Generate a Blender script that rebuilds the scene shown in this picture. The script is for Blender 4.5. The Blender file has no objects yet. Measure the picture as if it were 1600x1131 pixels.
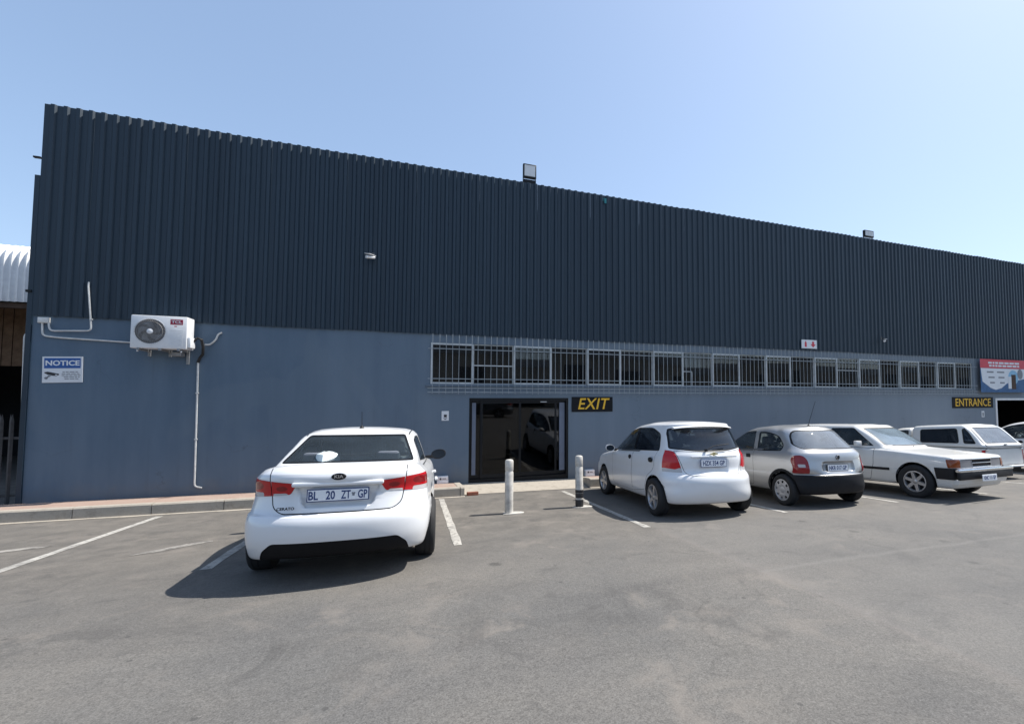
import bpy, bmesh, math, random
import numpy as np
from mathutils import Vector, Matrix, Euler
random.seed(7)
scn = bpy.context.scene
COL = scn.collection

# ------------------------------------------------------------------ camera, sky, sun, exposure
cam_d = bpy.data.cameras.new('camera'); cam = bpy.data.objects.new('camera', cam_d); COL.objects.link(cam)
cam_d.sensor_width = 36.0; cam_d.lens = 36.0 * 705.635 / 1600
cam_d.shift_x = -104.44 / 1600; cam_d.shift_y = 19.57 / 1600
cam_d.clip_start = 0.05; cam_d.clip_end = 2000
CAM = Vector((6.8217, -10.8978, 2.1305))
r_ = Vector((0.940966, -0.338501, 0.000223)); u_ = Vector((-0.016831, -0.046129, 0.998794)); f_ = Vector((0.338082, 0.939835, 0.049103))
cam.matrix_world = Matrix(((r_.x, u_.x, -f_.x, CAM.x), (r_.y, u_.y, -f_.y, CAM.y), (r_.z, u_.z, -f_.z, CAM.z), (0, 0, 0, 1)))
scn.camera = cam

SUN_EL, SUN_AZ = math.radians(55.5), math.radians(89.2)      # azimuth measured from +Y towards +X
world = bpy.data.worlds.new('World'); scn.world = world; world.use_nodes = True
wn = world.node_tree; wn.nodes.clear()
sky = wn.nodes.new('ShaderNodeTexSky'); sky.sky_type = 'NISHITA'; sky.sun_disc = False
sky.sun_elevation = SUN_EL; sky.sun_rotation = SUN_AZ; sky.altitude = 300; sky.air_density = 1.0; sky.dust_density = 1.5; sky.ozone_density = 1.0
bg = wn.nodes.new('ShaderNodeBackground'); bg.inputs['Strength'].default_value = 0.15
wo = wn.nodes.new('ShaderNodeOutputWorld')
gm = wn.nodes.new('ShaderNodeGamma'); gm.inputs['Gamma'].default_value = 0.60           # softer contrast between the sun's side and the rest of the sky
tn = wn.nodes.new('ShaderNodeMixRGB'); tn.blend_type = 'MULTIPLY'; tn.inputs[0].default_value = 1.0; tn.inputs[2].default_value = (1.36, 1.53, 1.74, 1)
wn.links.new(sky.outputs[0], gm.inputs[0]); wn.links.new(gm.outputs[0], tn.inputs[1]); wn.links.new(tn.outputs[0], bg.inputs[0]); wn.links.new(bg.outputs[0], wo.inputs[0])
sd = bpy.data.lights.new('sun', 'SUN'); sd.energy = 5.0; sd.angle = math.radians(0.53); sd.color = (1.0, 0.95, 0.88)
sun = bpy.data.objects.new('sun', sd); COL.objects.link(sun)
SDIR = Vector((math.sin(SUN_AZ) * math.cos(SUN_EL), math.cos(SUN_AZ) * math.cos(SUN_EL), math.sin(SUN_EL)))
sun.rotation_euler = SDIR.to_track_quat('Z', 'Y').to_euler(); sun.location = (20, 5, 30)
scn.view_settings.view_transform = 'Standard'; scn.view_settings.look = 'None'
scn.view_settings.exposure = 0.58; scn.view_settings.gamma = 1.0; scn.view_settings.use_curve_mapping = False
scn.render.engine = 'CYCLES'
scn.render.resolution_x = 1024; scn.render.resolution_y = 723

# ------------------------------------------------------------------ materials
MATS = {}
class NT:
    def __init__(s, name):
        s.m = bpy.data.materials.new(name); s.m.use_nodes = True; s.t = s.m.node_tree; s.t.nodes.clear()
        s.out = s.n('ShaderNodeOutputMaterial')
    def n(s, typ, **kw):
        nd = s.t.nodes.new(typ)
        for k, v in kw.items():
            if k.startswith('i_'):
                key = k[2:]; key = int(key) if key.isdigit() else key.replace('_', ' ')
                nd.inputs[key].default_value = v
            else: setattr(nd, k, v)
        return nd
    def l(s, a, b): s.t.links.new(a, b)
    def coord(s): 
        if not hasattr(s, '_c'): s._c = s.n('ShaderNodeTexCoord')
        return s._c.outputs['Object']
    def noise(s, scale, detail=4, rough=0.6, vec=None, dist=0.0):
        nd = s.n('ShaderNodeTexNoise', i_Scale=scale, i_Detail=detail, i_Roughness=rough, i_Distortion=dist)
        s.l(vec if vec else s.coord(), nd.inputs['Vector']); return nd.outputs['Fac']
    def ramp(s, fac, stops):
        nd = s.n('ShaderNodeValToRGB'); cr = nd.color_ramp
        while len(cr.elements) < len(stops): cr.elements.new(0.5)
        for e, (p, c) in zip(cr.elements, stops):
            e.position = p; e.color = (c, c, c, 1) if isinstance(c, (int, float)) else (*c, 1)
        s.l(fac, nd.inputs[0]); return nd.outputs[0]
    def mix(s, fac, a, b, mode='MIX'):
        nd = s.n('ShaderNodeMixRGB', blend_type=mode)
        for i, v in ((0, fac), (1, a), (2, b)):
            if isinstance(v, (int, float)): nd.inputs[i].default_value = v
            elif isinstance(v, tuple): nd.inputs[i].default_value = (*v, 1)
            else: s.l(v, nd.inputs[i])
        return nd.outputs[0]
    def math(s, op, a, b=0.0, c=None):
        nd = s.n('ShaderNodeMath', operation=op)
        for i, v in enumerate((a, b) if c is None else (a, b, c)):
            if isinstance(v, (int, float)): nd.inputs[i].default_value = v
            else: s.l(v, nd.inputs[i])
        return nd.outputs[0]
    def bump(s, h, strength, dist):
        nd = s.n('ShaderNodeBump', i_Strength=strength, i_Distance=dist); s.l(h, nd.inputs['Height']); return nd.outputs[0]
    def pbr(s, col, rough=0.5, metal=0.0, normal=None, **kw):
        p = s.n('ShaderNodeBsdfPrincipled')
        for k, v in (('Base Color', col), ('Roughness', rough), ('Metallic', metal)):
            if isinstance(v, tuple): p.inputs[k].default_value = (*v, 1)
            elif isinstance(v, (int, float)): p.inputs[k].default_value = v
            else: s.l(v, p.inputs[k])
        if normal: s.l(normal, p.inputs['Normal'])
        for k, v in kw.items(): p.inputs[k.replace('_', ' ')].default_value = v
        s.l(p.outputs[0], s.out.inputs[0]); return p
def reg(name, nt): MATS[name] = nt.m; return nt.m

def simple(name, col, rough=0.5, metal=0.0, var=0.12, scale=6.0, bump=0.0, **kw):
    nt = NT(name)
    f = nt.noise(scale, 5, 0.65)
    c = nt.mix(1.0, col, nt.ramp(f, [(0.3, 1 - var), (0.7, 1 + var * 0.4)]), 'MULTIPLY')
    rr = nt.ramp(f, [(0.3, min(1, rough + 0.06)), (0.7, max(0.02, rough - 0.04))])
    n = nt.bump(nt.noise(scale * 12, 3), bump, 0.004) if bump else None
    nt.pbr(c, rr, metal, n, **kw); return reg(name, nt)

def car_paint(name, col, metal=0.0, rough=0.38, dust=0.10):
    nt = NT(name)
    f = nt.noise(3.0, 6, 0.7)
    z = nt.n('ShaderNodeSeparateXYZ'); nt.l(nt.coord(), z.inputs[0])
    low = nt.ramp(nt.math('ADD', z.outputs[2], nt.math('MULTIPLY', f, 0.25)), [(0.30, 1.0), (0.62, 0.0)])   # road film on the sills
    c = nt.mix(nt.math('MULTIPLY', low, 0.35), col, (0.33, 0.29, 0.25))
    c = nt.mix(nt.math('MULTIPLY', nt.ramp(f, [(0.45, 0), (0.75, 1)]), dust), c, (0.42, 0.38, 0.33))
    rr = nt.math('ADD', rough, nt.math('MULTIPLY', low, 0.2))
    nt.pbr(c, rr, metal, None, Coat_Weight=0.8, Coat_Roughness=0.06); return reg(name, nt)

def glass(name, tint, dust=0.0, hazecol=(0.6, 0.62, 0.65), ior=1.75):
    nt = NT(name)
    fr = nt.n('ShaderNodeFresnel', i_IOR=ior)
    tr = nt.n('ShaderNodeBsdfTransparent'); tr.inputs[0].default_value = (*tint, 1)
    gl = nt.n('ShaderNodeBsdfGlossy'); gl.inputs['Roughness'].default_value = 0.015
    base = tr.outputs[0]
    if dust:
        df = nt.n('ShaderNodeBsdfDiffuse'); df.inputs[0].default_value = (*hazecol, 1)  # bluish diffuse layer: dusty film with haze and sky reflection put into its colour
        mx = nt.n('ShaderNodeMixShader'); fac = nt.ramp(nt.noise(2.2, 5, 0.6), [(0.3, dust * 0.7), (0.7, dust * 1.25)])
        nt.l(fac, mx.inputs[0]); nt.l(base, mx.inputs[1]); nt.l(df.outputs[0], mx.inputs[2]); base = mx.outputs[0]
    m2 = nt.n('ShaderNodeMixShader'); nt.l(fr.outputs[0], m2.inputs[0]); nt.l(base, m2.inputs[1]); nt.l(gl.outputs[0], m2.inputs[2])
    nt.l(m2.outputs[0], nt.out.inputs[0]); return reg(name, nt)

# asphalt: aggregate grain, reddish dusty patches, darker traffic lanes, a repaired field with a sealed joint
nt = NT('asphalt')
co = nt.coord(); sx = nt.n('ShaderNodeSeparateXYZ'); nt.l(co, sx.inputs[0]); X, Y = sx.outputs[0], sx.outputs[1]
g1 = nt.noise(95, 3, 0.75); g2 = nt.noise(34, 4, 0.7); big = nt.noise(0.55, 6, 0.62); mid = nt.noise(2.3, 5, 0.6, dist=0.6)
c = nt.mix(nt.ramp(g1, [(0.34, 0), (0.68, 1)]), (0.050, 0.048, 0.046), (0.208, 0.202, 0.194))
c = nt.mix(0.45, c, nt.mix(nt.ramp(g2, [(0.35, 0), (0.65, 1)]), (0.084, 0.081, 0.077), (0.158, 0.152, 0.144)))
c = nt.mix(nt.ramp(big, [(0.38, 0.0), (0.62, 0.9)]), c, nt.mix(1.0, c, (1.26, 1.22, 1.16), 'MULTIPLY'))
mpz = nt.n('ShaderNodeMapping'); mpz.inputs['Scale'].default_value = (0.35, 1.3, 1.0); mpz.inputs['Rotation'].default_value = (0, 0, 0.5); nt.l(co, mpz.inputs[0])
swp = nt.noise(0.8, 5, 0.6, vec=mpz.outputs[0], dist=0.4)                                   # faint sweeping bands left by tyres and water
c = nt.mix(nt.ramp(swp, [(0.42, 0.55), (0.56, 0.0)]), c, nt.mix(1.0, c, (0.80, 0.80, 0.81), 'MULTIPLY'))
old = nt.math('MULTIPLY', nt.ramp(nt.math('ADD', Y, nt.math('MULTIPLY', nt.noise(0.7, 4), 1.6)), [(0.0, 0), (1.0, 1)]), 1.0)
bay = nt.n('ShaderNodeMapRange'); bay.inputs['From Min'].default_value = -6.4; bay.inputs['From Max'].default_value = -3.6; nt.l(nt.math('ADD', Y, nt.math('MULTIPLY', nt.noise(0.8, 4), 1.2)), bay.inputs['Value'])
c = nt.mix(nt.math('MULTIPLY', bay.outputs[0], 0.55), c, nt.mix(nt.ramp(nt.noise(3.1, 6, 0.7), [(0.35, 0), (0.65, 1)]), (0.098, 0.088, 0.076), (0.190, 0.170, 0.146)))      # older brownish surfacing in the bays
dusty = nt.math('MULTIPLY', nt.ramp(mid, [(0.50, 0), (0.68, 1)]), nt.ramp(nt.noise(0.9, 3), [(0.42, 0), (0.58, 1)]))
c = nt.mix(nt.math('MULTIPLY', dusty, 0.55), c, (0.235, 0.208, 0.182))
dk = nt.ramp(nt.noise(1.4, 6, 0.7, dist=1.2), [(0.34, 1), (0.45, 0)])
c = nt.mix(nt.math('MULTIPLY', dk, 0.40), c, (0.060, 0.058, 0.057))
vo = nt.n('ShaderNodeTexVoronoi', i_Scale=0.9); nt.l(co, vo.inputs['Vector'])                  # oil drips and gum spots
c = nt.mix(nt.math('MULTIPLY', nt.ramp(nt.math('ADD', vo.outputs['Distance'], nt.math('MULTIPLY', nt.noise(14, 3), 0.08)), [(0.075, 1), (0.115, 0)]), 0.6), c, (0.035, 0.034, 0.033))
vo2 = nt.n('ShaderNodeTexVoronoi', i_Scale=3.1); nt.l(co, vo2.inputs['Vector'])
c = nt.mix(nt.math('MULTIPLY', nt.ramp(vo2.outputs['Distance'], [(0.045, 1), (0.065, 0)]), 0.6), c, (0.045, 0.044, 0.043))
crn = nt.n('ShaderNodeMapping'); crn.inputs['Scale'].default_value = (1, 1, 0.0); nt.l(co, crn.inputs[0])
cv = nt.n('ShaderNodeTexVoronoi', i_Scale=0.32, feature='DISTANCE_TO_EDGE'); 
wv_ = nt.n('ShaderNodeVectorMath', operation='ADD'); nz_ = nt.n('ShaderNodeTexNoise', i_Scale=1.6, i_Detail=5.0); nt.l(co, nz_.inputs['Vector']); nt.l(crn.outputs[0], wv_.inputs[0]); nt.l(nz_.outputs['Color'], wv_.inputs[1]); nt.l(wv_.outputs[0], cv.inputs['Vector'])
crack = nt.math('MULTIPLY', nt.ramp(cv.outputs['Distance'], [(0.0015, 1), (0.0055, 0)]), nt.ramp(nt.noise(0.45, 3), [(0.50, 0), (0.60, 1)]))
c = nt.mix(nt.math('MULTIPLY', crack, 0.28), c, (0.04, 0.039, 0.037))
nearwall = nt.ramp(Y, [(0.0, 0.0), (1.0, 1.0)])
wob = nt.math('MULTIPLY', nt.math('SUBTRACT', nt.noise(0.8, 3), 0.5), 0.22)
jx = nt.math('ABSOLUTE', nt.math('SUBTRACT', nt.math('ADD', X, wob), 10.0))
jy = nt.math('ABSOLUTE', nt.math('ADD', nt.math('ADD', Y, wob), 7.30))
onx = nt.math('MULTIPLY', nt.ramp(jx, [(0.0, 1), (0.11, 0)]), nt.math('LESS_THAN', Y, -5.3))
ony = nt.math('MULTIPLY', nt.ramp(jy, [(0.0, 1), (0.06, 0)]), nt.math('GREATER_THAN', X, 10.0))
c = nt.mix(nt.math('MULTIPLY', onx, 0.24), c, (0.22, 0.195, 0.18))
c = nt.mix(nt.math('MULTIPLY', ony, 0.28), c, (0.23, 0.22, 0.205))
fld = nt.math('MULTIPLY', nt.math('GREATER_THAN', X, 10.0), 1.0)
c = nt.mix(nt.math('MULTIPLY', fld, 0.22), c, (0.160, 0.156, 0.150))
# fine pale chips
vor = nt.n('ShaderNodeTexVoronoi', i_Scale=60.0); nt.l(co, vor.inputs['Vector'])
chip = nt.math('MULTIPLY', nt.ramp(vor.outputs['Distance'], [(0.10, 1), (0.2, 0)]), nt.ramp(nt.noise(9, 2), [(0.50, 0), (0.62, 1)]))
c = nt.mix(nt.math('MULTIPLY', chip, 0.5), c, (0.30, 0.29, 0.275))
c = nt.mix(1.0, c, (0.835, 0.835, 0.825), 'MULTIPLY')
hh = nt.math('ADD', g1, nt.math('MULTIPLY', g2, 0.6))
nt.pbr(c, nt.ramp(big, [(0.3, 0.93), (0.7, 0.82)]), 0, nt.bump(hh, 0.45, 0.005)); reg('asphalt', nt)

nt = NT('line_paint')
w = nt.math('MULTIPLY', nt.ramp(nt.noise(16, 5, 0.7), [(0.34, 0), (0.50, 1)]), nt.ramp(nt.noise(2.2, 4), [(0.26, 0.25), (0.50, 0.95)]))
c = nt.mix(w, (0.13, 0.125, 0.118), (0.40, 0.385, 0.35))
nt.pbr(c, 0.85, 0, nt.bump(nt.noise(90, 3), 0.4, 0.004)); reg('line_paint', nt)

nt = NT('old_smear')
w = nt.ramp(nt.noise(5, 6, 0.7), [(0.42, 0), (0.62, 0.75)])
nt.pbr(nt.mix(w, (0.125, 0.118, 0.108), (0.34, 0.32, 0.29)), 0.9, 0, nt.bump(nt.noise(90, 3), 0.4, 0.004)); reg('old_smear', nt)
nt = NT('concrete')
a = nt.noise(3, 6, 0.65); b = nt.noise(40, 4, 0.7)
c = nt.mix(a, (0.30, 0.285, 0.265), (0.44, 0.42, 0.39)); c = nt.mix(0.35, c, nt.mix(b, (0.26, 0.25, 0.235), (0.52, 0.50, 0.47)))
c = nt.mix(nt.ramp(nt.noise(7, 6, 0.75), [(0.50, 0), (0.72, 0.55)]), c, (0.17, 0.155, 0.135))
c = nt.mix(1.0, c, (0.90, 0.845, 0.755), 'MULTIPLY')
nt.pbr(c, 0.9, 0, nt.bump(b, 0.4, 0.006)); reg('concrete', nt)

nt = NT('pavers')
mp = nt.n('ShaderNodeMapping'); nt.l(nt.coord(), mp.inputs[0])
br = nt.n('ShaderNodeTexBrick', i_Scale=1.0, i_Mortar_Size=0.006, i_Brick_Width=0.2, i_Row_Height=0.1, i_Bias=-0.2)
br.inputs['Color1'].default_value = (0.29, 0.175, 0.135, 1); br.inputs['Color2'].default_value = (0.24, 0.155, 0.125, 1); br.inputs['Mortar'].default_value = (0.30, 0.26, 0.22, 1)
nt.l(mp.outputs[0], br.inputs['Vector'])
c = nt.mix(nt.ramp(nt.noise(3.5, 5), [(0.30, 0.1), (0.65, 0.75)]), br.outputs[0], (0.34, 0.265, 0.215))
nt.pbr(c, 0.9, 0, nt.bump(br.outputs['Fac'], -0.6, 0.006)); reg('pavers', nt)

# painted plaster of the lower wall: brush bands, faded drips, scuffs towards the foot
nt = NT('blue_plaster')
co = nt.coord(); mp = nt.n('ShaderNodeMapping'); mp.inputs['Scale'].default_value = (1.6, 1, 0.22); nt.l(co, mp.inputs[0])
st = nt.noise(1.0, 7, 0.68, vec=mp.outputs[0]); mo = nt.noise(0.6, 6, 0.6); fi = nt.noise(55, 3, 0.6)
c = nt.mix(nt.ramp(st, [(0.32, 0), (0.68, 1)]), (0.068, 0.112, 0.166), (0.098, 0.146, 0.202))
c = nt.mix(nt.math('MULTIPLY', nt.ramp(mo, [(0.45, 0), (0.7, 1)]), 0.40), c, (0.118, 0.158, 0.202))
sp = nt.n('ShaderNodeSeparateXYZ'); nt.l(co, sp.inputs[0])
pale_x = nt.ramp(nt.math('DIVIDE', sp.outputs[0], 30.0), [(0.05, 0.0), (0.75, 1.0)])      # paler tone further along the wall
c = nt.mix(nt.math('MULTIPLY', pale_x, 0.62), c, (0.215, 0.245, 0.275))
mp2 = nt.n('ShaderNodeMapping'); mp2.inputs['Scale'].default_value = (9, 1, 0.35); nt.l(co, mp2.inputs[0])
dr = nt.math('MULTIPLY', nt.ramp(nt.noise(1.0, 4, 0.6, vec=mp2.outputs[0]), [(0.60, 0), (0.72, 1)]), nt.ramp(nt.noise(0.5, 3), [(0.45, 0), (0.65, 1)]))
c = nt.mix(nt.math('MULTIPLY', dr, 0.42), c, (0.060, 0.080, 0.100))
mp3 = nt.n('ShaderNodeMapping'); mp3.inputs['Scale'].default_value = (2.6, 1, 0.05); nt.l(co, mp3.inputs[0])
rol = nt.noise(1.0, 3, 0.5, vec=mp3.outputs[0]); c = nt.mix(nt.ramp(rol, [(0.40, 0.22), (0.60, 0.0)]), c, nt.mix(1.0, c, (0.74, 0.78, 0.80), 'MULTIPLY'))      # roller passes
pat = nt.ramp(nt.noise(0.33, 4, 0.5, dist=0.8), [(0.53, 0), (0.56, 1)]); c = nt.mix(nt.math('MULTIPLY', pat, 0.18), c, (0.150, 0.190, 0.225))                      # touched-up areas
spl = nt.math('MULTIPLY', nt.ramp(nt.math('ADD', sp.outputs[2], nt.math('MULTIPLY', nt.noise(2.5, 6, 0.7), 0.9)), [(0.62, 1), (1.0, 0)]), 0.38)
c = nt.mix(spl, c, (0.150, 0.140, 0.125))                                                                                                                         # mud splashed up from the walkway
cvp = nt.n('ShaderNodeTexVoronoi', i_Scale=0.55, feature='DISTANCE_TO_EDGE'); wvp = nt.n('ShaderNodeVectorMath', operation='ADD'); nzp = nt.n('ShaderNodeTexNoise', i_Scale=2.0, i_Detail=5.0); nt.l(co, nzp.inputs['Vector']); nt.l(co, wvp.inputs[0]); nt.l(nzp.outputs['Color'], wvp.inputs[1]); nt.l(wvp.outputs[0], cvp.inputs['Vector'])
crk = nt.math('MULTIPLY', nt.ramp(cvp.outputs['Distance'], [(0.001, 1), (0.004, 0)]), nt.ramp(nt.noise(0.5, 2), [(0.52, 0), (0.6, 1)])); c = nt.mix(nt.math('MULTIPLY', crk, 0.45), c, (0.045, 0.055, 0.065))
chip = nt.ramp(nt.noise(7, 6, 0.75), [(0.735, 0), (0.755, 1)])
c = nt.mix(nt.math('MULTIPLY', chip, 0.5), c, (0.5, 0.52, 0.53))
nt.pbr(c, 0.72, 0, nt.bump(nt.math('ADD', fi, nt.math('MULTIPLY', mo, 2.0)), 0.28, 0.008)); reg('blue_plaster', nt)

nt = NT('cladding_paint')
co = nt.coord(); oi = nt.n('ShaderNodeObjectInfo')
mp = nt.n('ShaderNodeMapping'); mp.inputs['Scale'].default_value = (3, 3, 0.18); nt.l(co, mp.inputs[0])
st = nt.noise(1.0, 6, 0.65, vec=mp.outputs[0])
c = nt.mix(nt.ramp(st, [(0.3, 0), (0.7, 1)]), (0.0055, 0.0180, 0.0335), (0.0105, 0.0255, 0.0425))
c = nt.mix(nt.math('MULTIPLY', oi.outputs['Random'], 0.45), c, (0.015, 0.033, 0.053))
mpd = nt.n('ShaderNodeMapping'); mpd.inputs['Scale'].default_value = (14, 14, 0.12); nt.l(co, mpd.inputs[0])
c = nt.mix(nt.ramp(nt.noise(1.0, 4, 0.6, vec=mpd.outputs[0]), [(0.58, 0), (0.74, 0.45)]), c, (0.026, 0.042, 0.060))
nt.pbr(c, nt.ramp(st, [(0.3, 0.52), (0.7, 0.42)]), 0.0, None, Specular_IOR_Level=0.5); reg('cladding_paint', nt)

simple('white_metal', (0.72, 0.73, 0.73), 0.45); simple('pipe_white', (0.62, 0.62, 0.60), 0.5, var=0.25, scale=9)
simple('light_frame', (0.52, 0.55, 0.56), 0.5, var=0.25, scale=8); simple('bar_steel', (0.29, 0.33, 0.355), 0.55, var=0.3, scale=10)
simple('black_frame', (0.008, 0.009, 0.011), 0.45, Specular_IOR_Level=0.25); simple('black_plastic', (0.012, 0.012, 0.014), 0.55, Specular_IOR_Level=0.3); simple('dark_plastic', (0.012, 0.013, 0.016), 0.65, Specular_IOR_Level=0.25)
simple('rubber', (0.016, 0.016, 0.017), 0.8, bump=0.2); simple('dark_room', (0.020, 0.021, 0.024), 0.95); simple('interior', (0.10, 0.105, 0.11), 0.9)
simple('seat_cloth', (0.11, 0.125, 0.15), 0.95, bump=0.3); simple('alloy', (0.46, 0.46, 0.47), 0.35, 0.75); simple('steel_cap', (0.45, 0.45, 0.46), 0.4, 0.35)
simple('chrome', (0.72, 0.73, 0.75), 0.16, 1.0, var=0.05); simple('galv', (0.30, 0.31, 0.32), 0.6, 0.5, var=0.3); simple('white_roof', (0.78, 0.79, 0.80), 0.5)
simple('brown_board', (0.075, 0.045, 0.030), 0.85, var=0.4); simple('gate_steel', (0.055, 0.055, 0.056), 0.7, var=0.4, scale=9); simple('brick_red', (0.22, 0.075, 0.045), 0.9, bump=0.5, var=0.3, scale=14)
simple('sign_white', (0.66, 0.68, 0.70), 0.5, var=0.06); simple('sign_blue', (0.015, 0.085, 0.30), 0.5, var=0.06); simple('sign_black', (0.006, 0.007, 0.009), 0.6, Specular_IOR_Level=0.2)
simple('sign_yellow', (0.72, 0.42, 0.02), 0.5, var=0.05); simple('sign_red', (0.55, 0.035, 0.06), 0.5, var=0.06); simple('ink', (0.03, 0.03, 0.035), 0.6)
simple('grey_ink', (0.20, 0.21, 0.23), 0.6); simple('guard_grey', (0.24, 0.23, 0.22), 0.5); simple('maroon', (0.34, 0.012, 0.045), 0.45); simple('banner_blue', (0.02, 0.10, 0.24), 0.55, var=0.2); simple('sky_print', (0.22, 0.45, 0.62), 0.55)
simple('plate_white', (0.80, 0.81, 0.82), 0.45, var=0.05); simple('plate_blue', (0.02, 0.045, 0.16), 0.45); simple('bollard_white', (0.50, 0.48, 0.44), 0.65, var=0.45, scale=7)
simple('tape_black', (0.02, 0.02, 0.022), 0.5, var=0.4, scale=20); simple('pvc_grille', (0.10, 0.10, 0.105), 0.5); simple('teal_paint', (0.02, 0.20, 0.22), 0.5)
simple('white_plastic', (0.68, 0.69, 0.70), 0.4, var=0.08); simple('lamp_lens', (0.55, 0.56, 0.56), 0.15); simple('blind', (0.13, 0.155, 0.21), 0.5)
simple('bag', (0.55, 0.62, 0.62), 0.6); simple('mirror_dark', (0.02, 0.028, 0.04), 0.12); simple('valance', (0.007, 0.007, 0.008), 0.7, Specular_IOR_Level=0.2); simple('gold', (0.62, 0.52, 0.26), 0.35, 0.6); simple('shed_board', (0.16, 0.095, 0.055), 0.9, var=0.4)  # the mirror glass colour has a dark reflection painted in
def lens(name, col, rough=0.12):
    nt = NT(name); f = nt.noise(22, 3)
    wv = nt.n('ShaderNodeTexWave', i_Scale=38.0, bands_direction='X'); nt.l(nt.coord(), wv.inputs[0])
    c = nt.mix(nt.math('MULTIPLY', wv.outputs['Fac'], 0.35), col, tuple(x * 0.45 for x in col))
    nt.pbr(c, rough, 0, None, Coat_Weight=0.25, Coat_Roughness=0.05, Specular_IOR_Level=0.4); reg(name, nt)
lens('lamp_red', (0.50, 0.008, 0.014), 0.2); lens('lamp_clear', (0.50, 0.48, 0.48)); lens('lamp_amber', (0.24, 0.055, 0.014)); lens('headlamp_glass', (0.22, 0.22, 0.23), 0.08); lens('lamp_dark_red', (0.24, 0.008, 0.012))
car_paint('paint_white', (0.71, 0.72, 0.73)); car_paint('paint_cream', (0.68, 0.68, 0.655), dust=0.16); car_paint('paint_silver', (0.46, 0.465, 0.47), 0.6, 0.36, 0.14)
car_paint('paint_old_white', (0.68, 0.68, 0.66), 0, 0.42, 0.18); car_paint('paint_canopy', (0.70, 0.71, 0.70), 0, 0.45, 0.15); car_paint('paint_grey', (0.16, 0.17, 0.18), 0.4, 0.36)
glass('glass_clear', (0.78, 0.86, 0.87), 0.055, (0.48, 0.62, 0.76)); glass('glass_tint', (0.22, 0.27, 0.33), 0.035, (0.30, 0.42, 0.62)); glass('glass_hazy', (0.45, 0.52, 0.55), 0.26, (0.62, 0.70, 0.80))
glass('glass_screen', (0.50, 0.60, 0.63), 0.30, (0.55, 0.70, 0.82)); glass('glass_building', (0.30, 0.33, 0.36), 0.015); glass('glass_door', (0.38, 0.40, 0.43), 0.0, ior=1.5)

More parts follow.
